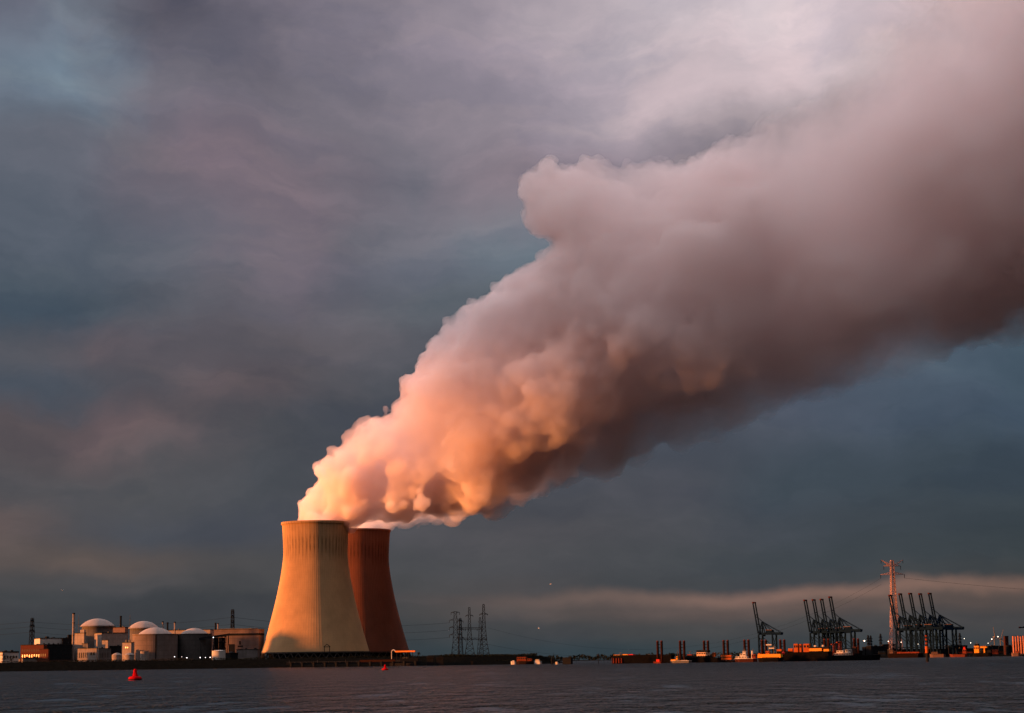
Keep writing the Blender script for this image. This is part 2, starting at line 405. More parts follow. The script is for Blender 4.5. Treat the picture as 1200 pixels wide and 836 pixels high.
# ------------------------------------------------------------------ steam plumes
import numpy as np
_ICO = {}
def _template(sub):
    if sub not in _ICO:
        b = bmesh.new(); bmesh.ops.create_icosphere(b, subdivisions=sub, radius=1); b.verts.index_update()
        _ICO[sub] = (np.array([v.co[:] for v in b.verts]), np.array([[v.index for v in f.verts] for f in b.faces])); b.free()
    return _ICO[sub]
class Blob:
    """collects many spheres into one mesh, quickly"""
    def __init__(s): s.v, s.f, s.n = [], [], 0
    def add(s, c, r, sub=2, sc=(1, 1, 1)):
        v, f = _template(sub)
        s.v.append(v * (np.array(sc) * r) + np.array(c[:])); s.f.append(f + s.n); s.n += len(v)
    def mesh(s, name):
        v = np.concatenate(s.v); f = np.concatenate(s.f)
        me = bpy.data.meshes.new(name)
        me.vertices.add(len(v)); me.vertices.foreach_set('co', v.astype(np.float32).ravel())
        me.loops.add(f.size); me.loops.foreach_set('vertex_index', f.astype(np.int32).ravel())
        me.polygons.add(len(f)); me.polygons.foreach_set('loop_start', (np.arange(len(f)) * 3).astype(np.int32))
        me.update(calc_edges=True); me.validate()
        return me
def ico(bm, c, r, sub=2, sc=(1, 1, 1)): bm.add(c, r, sub, sc)

def plume_mat(name, dens_nodes, color, aniso=.0):
    mm = bpy.data.materials.new(name); mm.use_nodes = True
    for n in list(mm.node_tree.nodes): mm.node_tree.nodes.remove(n)
    k = NT(mm.node_tree)
    o = k.node('ShaderNodeOutputMaterial')
    v = k.node('ShaderNodeVolumePrincipled')
    v.inputs['Color'].default_value = (*color, 1); v.inputs['Anisotropy'].default_value = aniso
    k.put(v.inputs['Density'], dens_nodes(k))
    k.l.new(v.outputs[0], o.inputs['Volume'])
    tr = k.node('ShaderNodeBsdfTransparent'); rgb = k.node('ShaderNodeRGB'); rgb.outputs[0].default_value = (1, 1, 1, 1)
    k.l.new(rgb.outputs[0], tr.inputs[0]); k.l.new(tr.outputs[0], o.inputs['Surface'])
    mm.cycles.volume_step_rate = STEP
    return mm
STEP = .4

# axis of the big plume: photo column, row, radius in pixels, distance
AX = [(369, 622, 31, 2578), (373, 601, 33, 2579), (400, 585, 33, 2580), (440, 560, 53, 2584), (494, 538, 82, 2588), (562, 497, 112, 2592), (640, 447, 140, 2596),
      (730, 394, 158, 2600), (830, 350, 172, 2600), (930, 308, 180, 2600), (1030, 258, 196, 2600), (1130, 210, 215, 2600), (1240, 150, 240, 2600), (1360, 80, 260, 2600), (1480, 10, 280, 2600)]
def axis(t):
    i = min(int(t), len(AX) - 2); f = t - i
    a, b = AX[i], AX[i + 1]
    return [a[j] + (b[j] - a[j]) * f for j in range(4)]
# puffs that make the outline: (column, row, radius in pixels)
EDGE = [(392, 607, 12), (364, 598, 13), (374, 588, 14), (386, 570, 14), (384, 553, 13), (399, 544, 18), (420, 527, 18), (432, 508, 14), (447, 496, 20), (470, 490, 18), (492, 476, 22),
        (512, 462, 18), (523, 441, 20), (530, 418, 16), (546, 401, 18), (562, 388, 20), (566, 364, 18), (584, 350, 20), (604, 338, 18), (616, 322, 16), (628, 306, 14), (642, 300, 15), (660, 292, 22), (676, 276, 28), (700, 232, 36), (722, 262, 44), (668, 262, 34), (610+8, 240, 12), (640, 200, 14), (690, 204, 14),
        (652, 240, 42), (630, 222, 24), (634, 262, 22), (668, 218, 26), (690, 262, 38), (700, 300, 45), (735, 240, 36), (742, 212, 24), (770, 215, 34), (806, 210, 30), (836, 208, 34), (862, 222, 28), (892, 222, 24), (915, 214, 26),
        (945, 218, 28), (968, 226, 26), (978, 246, 30)]
LOW = [(428, 606, 14), (462, 603, 20), (500, 598, 24), (545, 583, 30), (1030, 402, 54), (1080, 380, 50), (1130, 372, 54), (1185, 388, 60), (1240, 396, 60)]
def billow(o, nm, size, strength, voxel, first=None):
    if first:
        tx = bpy.data.textures.new(first[0], 'CLOUDS'); tx.noise_scale = first[1]; tx.noise_depth = 2
        d = o.modifiers.new(first[0], 'DISPLACE'); d.texture = tx; d.texture_coords = 'GLOBAL'; d.strength = first[2]; d.mid_level = .5
    tx = bpy.data.textures.new(nm, 'VORONOI'); tx.noise_scale = size; tx.weight_1 = 1; tx.distance_metric = 'DISTANCE_SQUARED'; tx.noise_intensity = 1
    d = o.modifiers.new(nm, 'DISPLACE'); d.texture = tx; d.texture_coords = 'GLOBAL'; d.strength = strength * 1.3; d.mid_level = .25
    if voxel:
        r2 = o.modifiers.new('clean', 'REMESH'); r2.mode = 'VOXEL'; r2.voxel_size = voxel; r2.use_smooth_shade = True
def build_plume():
    rnd = random.Random(23)
    bm = Blob()
    def put(px, py, r, Y, sub=2):
        c = at(px, py, Y); ico(bm, c, r * 2600 / F, sub)
    # inside the mouth of the tower
    q = [(369.5, 640, 22), (369.5, 628, 25)]
    for px, py, r in q:
        c = at(px, py, 2578); ico(bm, c, r * 1.03, 2, (1, 1, .35))
    t = 1.0
    while t < len(AX) - 1.01:
        px, py, r, Y = axis(t)
        put(px, py, r * .91, Y, 3)
        n = 8 if t < 8 else 5
        for k in range(n):
            a = rnd.uniform(0, 2 * math.pi); e = rnd.uniform(-1, 1)
            ce = math.sqrt(1 - e * e)
            rr = r * rnd.uniform(.22, .42)
            d = r * (.95 if math.sin(a) < .1 else .84) - rr
            put(px + d * ce * math.cos(a) , py + d * ce * math.sin(a), rr, Y + d * e * .85)
            for j in range(3):
                b = rnd.uniform(0, 6.28); e2 = rnd.uniform(-.8, .8)
                r3 = rr * rnd.uniform(.28, .45); d3 = rr * .95
                put(px + d * ce * math.cos(a) + d3 * math.cos(b), py + d * ce * math.sin(a) + d3 * math.sin(b), r3, Y + d * e * 1.1 + d3 * e2, 1)
        t += .26 * (1 if t > 3 else .8)
    def rough_puffs(lst, yy, small):
        for px, py, r in lst:
            for oy in (-1.5, -.5, .6, 1.6):
                j = r * .12
                put(px + rnd.uniform(-j, j), py + rnd.uniform(-j, j), r * rnd.uniform(.85, 1.0), yy + oy * r * .9, 2)
            for k in range(small):
                b = rnd.uniform(0, 6.28); e2 = rnd.uniform(-1, 1); ce = math.sqrt(1 - e2 * e2)
                put(px + r * .9 * ce * math.cos(b), py + r * .9 * ce * math.sin(b), r * rnd.uniform(.24, .40), yy + e2 * r, 2)
    rough_puffs(EDGE, 2588, 12)
    for px, py, r in LOW: put(px + rnd.uniform(-12, 12), py - r * rnd.uniform(.1, .5), r * rnd.uniform(.7, 1.0), 2600 + rnd.uniform(-90, 60))
    me = bm.mesh('steam_plume')
    o = bpy.data.objects.new('steam_plume', me); COL.objects.link(o)
    rm = o.modifiers.new('union', 'REMESH'); rm.mode = 'VOXEL'; rm.voxel_size = 4.0; rm.use_smooth_shade = True
    billow(o, 'great_billows', 110, -26, 2.9, first=('heave', 70, 26))
    billow(o, 'billows', 44, -16, 2.9, first=('swirl', 30, 12))
    billow(o, 'curls', 19, -12, 0)
    billow(o, 'fine_curls', 10, -6, 3.0)
    a, b = at(369, 612, 2578), at(1240, 150, 2600)
    ax = (b - a).normalized(); L = (b - a).length
    per = Vector((-ax.z, 0, ax.x))                       # up and to the left of the axis
    prm = []
    for (px_, py_, r_, Y_) in AX[1:]:
        c_ = at(px_, py_, Y_) - a; prm.append((c_.dot(ax) / L, c_.dot(per) / 600 + .5, r_ * 2600 / F / 600))
    def dens(k):
        co = k.node('ShaderNodeNewGeometry').outputs['Position']
        rel = k.vmath('SUBTRACT', co, tuple(a))
        s = k.math('DIVIDE', k.vmath('DOT_PRODUCT', rel, tuple(ax), out=1), L)
        n3 = k.noise(co, .0125, 4, .6)
        cen = k.ramp(s, [(max(0, min(1, q_[0])), (q_[1],) * 3 + (1,)) for q_ in prm], 'LINEAR')
        rad_ = k.ramp(s, [(max(0, min(1, q_[0])), (q_[2],) * 3 + (1,)) for q_ in prm], 'LINEAR')
        off = k.math('SUBTRACT', k.vmath('DOT_PRODUCT', rel, tuple(per), out=1), k.math('MULTIPLY', k.math('SUBTRACT', cen, .5), 600))
        u = k.math('DIVIDE', off, k.math('MULTIPLY', rad_, 600))                 # -1 lower edge, +1 upper edge
        un = k.math('ADD', u, k.math('MULTIPLY', k.math('SUBTRACT', n3, .5), 1.1))
        low = k.maprange(un, -1.15, -.1, .10, 1, smooth=True)
        low = k.math('MAXIMUM', low, k.maprange(s, .10, .28, 1, 0, smooth=True))
        low = k.math('MAXIMUM', low, k.math('MULTIPLY', k.maprange(s, .66, .82, 0, 1, smooth=True), k.maprange(un, -1.3, -.75, 0, 1, smooth=True)))
        upr = k.maprange(un, .05, .95, 1, .05, smooth=True)
        upr = k.math('MAXIMUM', upr, k.maprange(s, .60, .72, 1, 0, smooth=True))
        base = k.ramp(s, [(0, (.9,) * 3 + (1,)), (.12, (.75,) * 3 + (1,)), (.35, (.42,) * 3 + (1,)), (.55, (.28,) * 3 + (1,)), (.72, (.24,) * 3 + (1,)), (1, (.24,) * 3 + (1,))], 'LINEAR')
        nz = k.noise(co, .0085, 3, .55)
        f = k.maprange(nz, .34, .62, .3, 1.3)
        return k.math('MULTIPLY', k.math('MULTIPLY', k.math('MULTIPLY', base, f), k.math('MULTIPLY', low, upr)), .09)
    me.materials.append(plume_mat('steam', dens, (.962, .892, .882)))
    tag(o, 'huge steam plume from the nearer cooling tower, orange at the mouth and grey aloft', 'steam plume')
    o['parts'] = 0; del o['parts']
    return o
build_plume()

def build_far_plume():
    rnd = random.Random(5)
    bm = Blob()
    def put(px, py, r, Y, sub=2): ico(bm, at(px, py, Y), r * Y / F, sub)
    for px, py in ((420, 640), (420, 628)):
        ico(bm, at(px, py, 2742), 30, 2, (1, 1, .3))
    path = [(414, 617, 8), (422, 617, 9), (440, 617, 7), (420, 611, 12), (434, 611, 12), (452, 606, 17), (478, 598, 22), (505, 590, 26), (535, 578, 32), (570, 562, 38), (610, 545, 42), (650, 525, 44)]
    for i, (px, py, r) in enumerate(path):
        for oy in (-1, 0, 1):
            put(px + rnd.uniform(-2, 2), py + rnd.uniform(-1, 1), r * rnd.uniform(.8, 1), 2742 + oy * r * .9)
        for k in range(9):
            b = rnd.uniform(0, 6.28); e2 = rnd.uniform(-1, 1); ce = math.sqrt(1 - e2 * e2)
            put(px + r * .9 * ce * math.cos(b), py + r * .9 * ce * math.sin(b), r * rnd.uniform(.2, .4), 2742 + e2 * r, 1)
    me = bm.mesh('steam_plume')
    o = bpy.data.objects.new('steam_plume', me); COL.objects.link(o)
    rm = o.modifiers.new('union', 'REMESH'); rm.mode = 'VOXEL'; rm.voxel_size = 3.5; rm.use_smooth_shade = True
    tx = bpy.data.textures.new('wisps', 'CLOUDS'); tx.noise_scale = 12; tx.noise_depth = 3
    d = o.modifiers.new('wisps', 'DISPLACE'); d.texture = tx; d.texture_coords = 'GLOBAL'; d.strength = 9; d.mid_level = .5
    billow(o, 'far_billows', 30, -16, 0); billow(o, 'far_curls', 13, -7, 0)
    r2 = o.modifiers.new('clean', 'REMESH'); r2.mode = 'VOXEL'; r2.voxel_size = 3.2; r2.use_smooth_shade = True
    def dens(k):
        co = k.node('ShaderNodeNewGeometry').outputs['Position']
        return k.maprange(k.noise(co, .02, 2, .5), .35, .6, .012, .05)
    me.materials.append(plume_mat('far_steam', dens, (.965, .93, .92)))
    tag(o, 'smaller wisp of steam rising from the farther cooling tower into the big plume', 'steam plume')
build_far_plume()
# ------------------------------------------------------------------ a bank of cloud low in the west: it shades everything above a few hundred metres
def build_cloud_bank():
    rnd = random.Random(3)
    b = Blob()
    sx = -4600.0
    cyy = 2600 + (sx - 0) * (sdir.y / sdir.x) * -1 if False else 2600 + 4600 * sdir.y / abs(sdir.x)
    zb = BANK_LOW + 4400 * math.tan(SUN_EL)
    for i in range(150):
        u = rnd.uniform(-1, 1); r = rnd.uniform(130, 260)
        h = rnd.uniform(0, 1)
        b.add((sx + rnd.uniform(-200, 200), cyy + u * 3600, zb + r * .75 + h * h * 900), r, 2, (1.2, 1.5, .8))
        if i % 2: b.add((sx + rnd.uniform(-250, 250), cyy + u * 3600, zb + 60 + rnd.uniform(0, 90)), rnd.uniform(60, 110), 2, (1.2, 1.6, .8))
    for i in range(15):
        b.add((sx, cyy + (i / 7 - 1) * 3600, zb + 330), 330, 2, (.8, 1.3, 1))
        b.add((sx, cyy + (i / 7 - 1) * 3600, zb + 760), 420, 2, (.8, 1.3, 1))
    for i in range(70): b.add((sx + rnd.uniform(-80, 80), cyy + (i / 34.5 - 1) * 3700, zb + 200 + rnd.uniform(-25, 25)), 205, 2, (.9, 1.4, 1))
    me = b.mesh('cloud'); o = bpy.data.objects.new('cloud', me); COL.objects.link(o)
    rm = o.modifiers.new('union', 'REMESH'); rm.mode = 'VOXEL'; rm.voxel_size = 34; rm.use_smooth_shade = True
    me.materials.append(mat('cloud_bank', (.7, .68, .68), 1, var=.05, scale=.002))
    tag(o, kind='structure')
BANK_LOW = 330
build_cloud_bank()

# ------------------------------------------------------------------ land
def sheet_land(name, top, shore, ztop, material):
    """top: crest outline, shore: the matching outline under the water line"""
    q = MB(); n = len(top)
    a = [q.bm.verts.new((p[0], p[1], ztop)) for p in top]
    b = [q.bm.verts.new((p[0], p[1], -1.5)) for p in shore]
    q.bm.faces.new(a)
    for i in range(n): q.bm.faces.new((a[i], b[i], b[(i + 1) % n], a[(i + 1) % n]))
    return tag(q.build(name, material), kind='structure')
earth = mat('dark_bank', (.005, .0055, .005), 1, var=.4, scale=.25)
sheet_land('river_bank', [(-1400, 2330), (-60, 2330), (8, 2345), (22, 2500), (50, 3200), (60, 4300), (-300, 5200), (-9000, 6000), (-9000, 2330)],
           [(-1420, 2296), (-60, 2296), (30, 2310), (48, 2480), (80, 3200), (100, 4330), (-300, 5260), (-9100, 6060), (-9100, 2296)], GZ, earth)
sheet_land('harbour_land', [(580, 3560), (5000, 3480), (5000, 12000), (900, 12000), (620, 5000)],
           [(560, 3540), (5050, 3460), (5050, 12100), (880, 12100), (600, 5000)], 4.0, earth)
sheet_land('far_shore', [(-3000, 9500), (800, 8600), (6000, 9000), (6000, 14000), (-3000, 14000)],
           [(-3000, 9470), (800, 8570), (6100, 8970), (6100, 14100), (-3100, 14100)], 3.0, earth)

# scrub and reeds along the banks, trees on the far shore: ground cover nobody could count
def scrub(name, segs, material, seed):
    rnd = random.Random(seed); V = []; Fc = []
    for (xa, ya, xb, yb, z, depth, h, count, size) in segs:
        L = math.hypot(xb - xa, yb - ya)
        for i in range(count):
            t = rnd.random(); hh = h * (.35 + .65 * abs(math.sin(t * L / 23 + 1.7 * math.sin(t * L / 71)))) * rnd.random() ** .6
            c = Vector((xa + (xb - xa) * t, ya + (yb - ya) * t + rnd.uniform(0, depth), z + hh))
            k = len(V)
            for j in range(3):
                V.append(c + Vector((rnd.uniform(-1, 1), rnd.uniform(-1, 1), rnd.uniform(-1, 1))) * size)
            Fc.append((k, k + 1, k + 2))
    me = bpy.data.meshes.new(name); me.from_pydata([v[:] for v in V], [], Fc); me.materials.append(material)
    o = bpy.data.objects.new(name, me); COL.objects.link(o); return tag(o, kind='stuff')
foliage = mat('dark_foliage', (.012, .015, .011), 1, var=.5, scale=.15)
tag(scrub('scrub', [(-1300, 2333, -760, 2333, GZ - .4, 14, 5.0, 9000, 1.0), (-760, 2333, 12, 2340, GZ - .4, 10, 2.4, 9000, .8),
                    (-1300, 2312, 15, 2312, 3.5, 22, 1.6, 12000, .8), (-95, 2450, 25, 2450, GZ - .5, 60, 2.6, 4500, .9), (-240, 2900, 30, 2900, GZ - .5, 60, 5, 4000, 1.2)], foliage, 4),
    'dark scrub and bushes covering the river bank in front of the plant', 'scrub')
tag(scrub('far_woodland', [(-3000, 9500, 800, 8600, 3, 300, 22, 9000, 7), (800, 8600, 6000, 9000, 3, 300, 24, 9000, 7), (640, 4800, 3000, 4800, 4, 200, 14, 9000, 3.2)], foliage, 9),
    'low dark band of woodland along the far horizon', 'woodland')

# ------------------------------------------------------------------ buildings of the plant
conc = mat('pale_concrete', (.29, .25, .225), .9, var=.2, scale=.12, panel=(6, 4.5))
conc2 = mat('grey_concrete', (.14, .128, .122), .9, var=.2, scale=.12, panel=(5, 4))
brick = mat('red_brick', (.095, .034, .024), .9, var=.3, scale=.8)
darkc = mat('dark_cladding', (.016, .017, .019), .7, var=.2, scale=.2)
glass = mat('dark_glass', (.012, .014, .017), .15, var=.1, spec=.5)
white = mat('white_paint', (.48, .46, .43), .6, var=.08)
roofm = mat('roof_felt', (.03, .029, .028), .95, var=.2)
steel = mat('galvanised_steel', (.08, .08, .085), .6, var=.15, metal=.2)
domem = mat('dome_concrete', (.32, .28, .26), .85, var=.10, scale=.1)

def kx(px, py=765):
    d = ray(px, py); return d.x / d.y
class Block:
    """a building seen on its corner: left wall from column xl to xc, right wall from xc to xr"""
    def __init__(s, name, label, cat, xl, xc, xr, yt, D, phi, material, roof=roofm, base=GZ, parapet=.8):
        phi = R(phi); k = kx(xc); cx, cy_ = k * D, D
        sn, cs = math.sin(phi), math.cos(phi)
        kl, kr = kx(xl), kx(xr)
        s.lL = (cx - kl * cy_) / (sn + kl * cs); s.lR = (kr * cy_ - cx) / (cs - kr * sn)
        s.h = Z(xc, yt, D) - base
        s.e = empty(name, (cx, cy_, base), phi, label, cat)        # local x runs along the right wall, local y along the left wall
        q = MB(); q.box(0, s.lR, 0, s.lL, -1.2, s.h); q.build('wall', material, s.e)
        if parapet:
            q = MB(); t = .35
            q.box(-t, s.lR + t, -t, s.lL + t, s.h + .003, s.h + parapet); q.build('roof', roof, s.e)
        rr = random.Random(int(xl * 7 + yt)); w_, d_ = s.lR, s.lL
        if w_ > 5 and d_ > 5:
            for _ in range(2 if w_ * d_ < 400 else 4):
                a = rr.uniform(.1, .8) * w_; b = rr.uniform(.1, .8) * d_; q = MB()
                q.box(a, min(w_ * .95, a + rr.uniform(1.2, 3.5)), b, min(d_ * .95, b + rr.uniform(1.2, 5)), s.h + parapet - .1, s.h + parapet + rr.uniform(.5, 1.7)); q.build('roof_unit', rr.choice((roof, steel)), s.e)
    def windows(s, side, u0, u1, z0, z1, n, fill=.6, m=None, name='window'):
        L = s.lL if side == 'L' else s.lR
        for i in range(n):
            c = (u0 + (u1 - u0) * (i + .5) / n) * L; w_ = (u1 - u0) / n * L * fill / 2
            q = MB()
            if side == 'L': q.box(-.12, .1, c - w_, c + w_, z0 * s.h, z1 * s.h)
            else: q.box(c - w_, c + w_, -.12, .1, z0 * s.h, z1 * s.h)
            q.build(name, m or glass, s.e)
        return s
    def roofbox(s, name, x0, x1, y0, y1, hh, m):
        q = MB(); q.box(x0 * s.lR, x1 * s.lR, y0 * s.lL, y1 * s.lL, s.h + .5, s.h + hh); q.build(name, m, s.e); return s

Block('low_house', 'low white building with dark roof at the far left edge of the plant', 'building', -9, 3, 22, 765.0, 2440, 25, white, parapet=1.6).windows('R', .05, .95, .45, .7, 5, .5)
Block('shed', 'low grey shed among bushes in front of the brick building', 'shed', 22, 27, 44, 771.6, 2345, 15, conc2, parapet=.5)
B = Block('brick_building', 'red brick office building with two rows of windows near the left edge', 'building', 24, 51, 56, 756.0, 2395, 58, brick)
B.windows('L', .04, .96, .62, .78, 9, .45, mat('window_blind', (.10, .07, .055), .6)); B.windows('L', .04, .96, .30, .46, 9, .45)
Block('brick_annex', 'lower brick annex at the right end of the brick office building', 'building', 46, 56.5, 58, 761.0, 2370, 62, brick, parapet=.5).windows('L', .2, .9, .45, .65, 3, .5)
B = Block('white_office', 'white office block with few dark windows rising behind the brick building', 'building', 40, 46.5, 72, 748.5, 2450, 24, white)
B.windows('R', .08, .95, .70, .80, 4, .35); B.roofbox('roof_hatch', .35, .45, .2, .5, 2.6, darkc)
B = Block('dark_office', 'dark five storey office block with window bands left of the tall chimney', 'building', 51, 54, 84, 756.0, 2400, 14, darkc)
for q_ in (.2, .42, .64, .84): B.windows('R', .03, .97, q_, q_ + .09, 6, .9)
B = Block('stair_tower', 'dark block with a small roof tower directly left of the tall chimney', 'building', 72, 73, 84, 748.4, 2446, 14, darkc)
B.roofbox('lift_house', .6, 1, .1, .8, 4.6, darkc)
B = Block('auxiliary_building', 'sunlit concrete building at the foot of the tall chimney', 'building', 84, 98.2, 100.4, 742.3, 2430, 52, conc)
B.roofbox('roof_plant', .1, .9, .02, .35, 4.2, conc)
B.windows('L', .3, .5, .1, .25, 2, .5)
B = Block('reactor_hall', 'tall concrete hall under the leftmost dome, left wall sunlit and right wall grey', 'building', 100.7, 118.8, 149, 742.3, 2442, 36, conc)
B.windows('R', .5, .55, .5, .56, 1, .9); B.windows('R', .15, .3, .05, .2, 2, .6)
Block('annex', 'small stepped annex in front of the reactor hall, between two low buildings', 'building', 119.3, 126.2, 128, 750.6, 2406, 58, conc, parapet=.4)
B = Block('workshop', 'low sunlit workshop with a row of windows below the leftmost dome', 'building', 91, 113.2, 114.6, 760.0, 2384, 66, conc, parapet=.5)
B.windows('L', .45, .95, .3, .7, 5, .4); B.windows('L', .08, .35, .5, .7, 2, .6)
B = Block('store', 'low grey store with vertical slits right of the sunlit workshop', 'building', 115, 116, 130, 760.3, 2390, 18, conc2, parapet=.5); B.windows('R', .1, .9, .3, .7, 6, .3)
Block('pump_house', 'small block standing behind the sunlit workshop', 'building', 96, 102.8, 104, 754.4, 2404, 55, conc2, parapet=.4)
Block('switch_house', 'dark low switch house between the store and the square sunlit tower', 'building', 126, 127, 142, 757.5, 2412, 12, darkc, parapet=.4)
B = Block('roof_house', 'narrow sunlit building between the two leftmost domes', 'building', 127.5, 146, 150, 735.5, 2520, 68, mat('pink_concrete', (.20, .13, .11), .9), parapet=.6)
B = Block('vent_tower', 'square sunlit tower with small vents on top, left of the biggest drum', 'building', 143.2, 153.6, 157, 753.3, 2372, 56, conc, parapet=.5)
for a_ in (.25, .6): B.roofbox('vent', .2, .5, a_, a_ + .12, 3.4, steel)
B.windows('L', .3, .7, .7, .78, 2, .6)
Block('turbine_hall', 'long sunlit hall roof showing behind the domes', 'building', 152, 246, 252, 738.2, 2680, 74, conc, parapet=.6)
B = Block('machine_hall', 'wide hall with a dark stripe under its roof left of the cooling towers', 'building', 250.5, 303.4, 309.6, 737.4, 2562, 79, mat('hall_cladding', (.17, .125, .108), .8, var=.2, scale=.08, panel=(7, 9)), parapet=.5)
q = MB(); q.box(-.2, B.lR + .01, -.2, -.02, B.h * .80, B.h * .87); q.box(-.2, -.02, 0, B.lL * .66, B.h * .80, B.h * .87); q.build('stripe', darkc, B.e)
B.windows('L', .53, .66, 0, .52, 1, .95, darkc, 'gate'); B.windows('L', .35, .47, .30, .36, 1, 1, darkc, 'louvre'); B.windows('L', .35, .47, .42, .47, 1, 1, darkc, 'louvre')
q = MB(); q.prism([(-.2, B.lL * .40), (-.2, B.lL * .44), (-.02, B.lL * .44), (-.02, B.lL * .40)], B.h * .50, B.h * .62); q.build('louvre', darkc, B.e)
B.roofbox('roof_vent', .2, .6, .1, .9, 1.3, conc2)
Block('loading_annex', 'low pale annex in front of the wide striped hall', 'building', 277, 302, 304.5, 761.2, 2520, 72, conc2, parapet=.4)
Block('gate_house', 'dark low service building between the drums and the striped hall', 'building', 262, 270, 279, 765.5, 2420, 50, darkc, parapet=.4)

def containment(xl, xr, yeave, xdl, xdr, ytop, D, label, dm=domem, wm=conc2, seam=False):
    xc = (xl + xr) / 2; loc = at(xc, 765, D); loc.z = GZ
    r = (xr - xl) / 2 * D / F; rd = (xdr - xdl) / 2 * D / F
    ze = Z(xc, yeave, D) - GZ; zt = Z(xc, ytop, D) - GZ; h = zt - ze
    e = empty('reactor_dome', loc, 0, label, 'reactor building')
    q = MB(); q.lathe([(r, -1.5), (r, ze)], 64); q.build('drum', wm, e, smooth=False)
    q = MB(); q.lathe([(r + .5, ze + .003), (r + .5, ze + .9), (rd, ze + .9)], 64, cap=False); q.lathe([(r + .5, ze + .003), (.0, ze + .003)], 64, cap=False); q.build('ring_beam', wm, e)
    Rs = (rd * rd + h * h) / (2 * h); a = math.asin(min(1, rd / Rs))
    q = MB(); q.lathe([(Rs * math.sin(a * (1 - i / 14)), zt - Rs + Rs * math.cos(a * (1 - i / 14))) for i in range(15)], 64, cap=False); q.build('dome', dm, e, smooth=True)
    if seam:
        an = R(-78); q = MB(); q.bar((math.cos(an) * (r + .3), math.sin(an) * (r + .3), 0), (math.cos(an) * (r + .3), math.sin(an) * (r + .3), ze), 1.4); q.build('ladder_shaft', darkc, e)
    return e
containment(96, 131.5, 734.5, 93.2, 133.8, 725.0, 2478, 'leftmost and tallest dome above the concrete reactor hall')
containment(152, 184, 736.8, 150.2, 186, 728.0, 2590, 'second dome from the left, behind the big sunlit drum')
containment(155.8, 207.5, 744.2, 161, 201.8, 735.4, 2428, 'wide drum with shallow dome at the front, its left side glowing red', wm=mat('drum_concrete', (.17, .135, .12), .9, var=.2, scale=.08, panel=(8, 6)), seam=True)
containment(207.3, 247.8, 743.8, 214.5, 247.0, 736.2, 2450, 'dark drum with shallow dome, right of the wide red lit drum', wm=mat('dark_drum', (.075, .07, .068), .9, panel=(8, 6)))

def tank(xl, xr, ytop, D, label, m, dome=.3, name='storage_tank'):
    xc = (xl + xr) / 2; loc = at(xc, 765, D); loc.z = GZ; r = (xr - xl) / 2 * D / F; h = Z(xc, ytop, D) - GZ; hd = dome * r
    e = empty(name, loc, 0, label, 'tank')
    q = MB(); q.lathe([(r, -1), (r, h - hd)], 32); q.build('shell', m, e)
    q = MB(); q.lathe([(r + .2, h - hd + .003), (r + .2, h - hd + .3), (r * .7, h - hd * .4), (r * .35, h - hd * .1), (0, h)], 32); q.build('roof', m, e, smooth=False)
    q = MB()
    for i in range(10):
        a = i * math.pi / 5; q.bar((r * math.cos(a), r * math.sin(a), h - hd), (r * math.cos(a), r * math.sin(a), h - hd + 1.4), .14)
    q.build('railing', steel, e)
tank(131.3, 142.8, 765.2, 2352, 'squat domed tank left of the square sunlit tower', conc, .5)
tank(146.0, 157.5, 765.0, 2350, 'squat domed tank in front of the square sunlit tower', conc, .5)
tank(164.6, 174.0, 763.2, 2356, 'small pale tank at the foot of the wide red lit drum', conc, .1)
tank(248.6, 264, 762.0, 2380, 'pale upright tank in front of the dark steel frame', white, .15)

def stack(px0, px1, ytop, D, label, m, name='chimney', cat='chimney'):
    xc = (px0 + px1) / 2; loc = at(xc, 765, D); loc.z = GZ; r = (px1 - px0) / 2 * D / F; h = Z(xc, ytop, D) - GZ
    e = empty(name, loc, 0, label, cat)
    q = MB(); q.lathe([(r * 1.08, -1), (r, h - 1.2)], 20); q.build('shaft', m, e)
    q = MB(); q.lathe([(r + .3, h - 1.2 + .003), (r + .3, h), (r * .7, h), (r * .7, h - 1)], 20); q.build('rim', darkc, e)
    q = MB()
    for zz in (.55, .8): q.lathe([(r + .02, h * zz), (r + .9, h * zz), (r + .9, h * zz + .25), (r + .02, h * zz + .25)], 20, cap=False)
    q.build('platform', steel, e)
stack(84.2, 86.9, 718.5, 2424, 'tallest and leftmost chimney, rising from the sunlit concrete building', conc)
stack(139.8, 142.1, 722.0, 2530, 'dark chimney between the two leftmost domes', darkc)
stack(189.5, 191.3, 728.4, 2500, 'thin sunlit chimney behind the wide drum, left of a dark one', conc)
stack(195.0, 197.0, 729.5, 2540, 'thin dark chimney between two sunlit ones', darkc)
stack(203.6, 205.4, 728.8, 2470, 'thin sunlit chimney right of the wide drum dome', conc)
stack(251.4, 253.2, 730.0, 2600, 'dark thin chimney on the wide hall, left of its pale twin', darkc)
stack(254.6, 256.0, 730.4, 2590, 'pale thin chimney at the left end of the wide striped hall', conc)
def mast(px, ytop, D, label, base=None, t=.5, name='antenna_mast', cat='mast'):
    loc = at(px, 765, D); loc.z = GZ if base is None else base; h = Z(px, ytop, D) - loc.z
    e = empty(name, loc, 0, label, cat)
    q = MB(); q.cyl((0, 0, -1), (0, 0, h), t, t * .4, 8); q.build('pole', steel, e)
    q = MB()
    for zz in (.8, .9): q.bar((-1.6, 0, h * zz), (1.6, 0, h * zz), .3)
    q.build('aerial', steel, e)
    return e
mast(91.5, 721, 2470, 'thin aerial mast between the tallest chimney and the leftmost dome')
mast(151.8, 721, 2560, 'thin aerial mast at the left rim of the second dome')

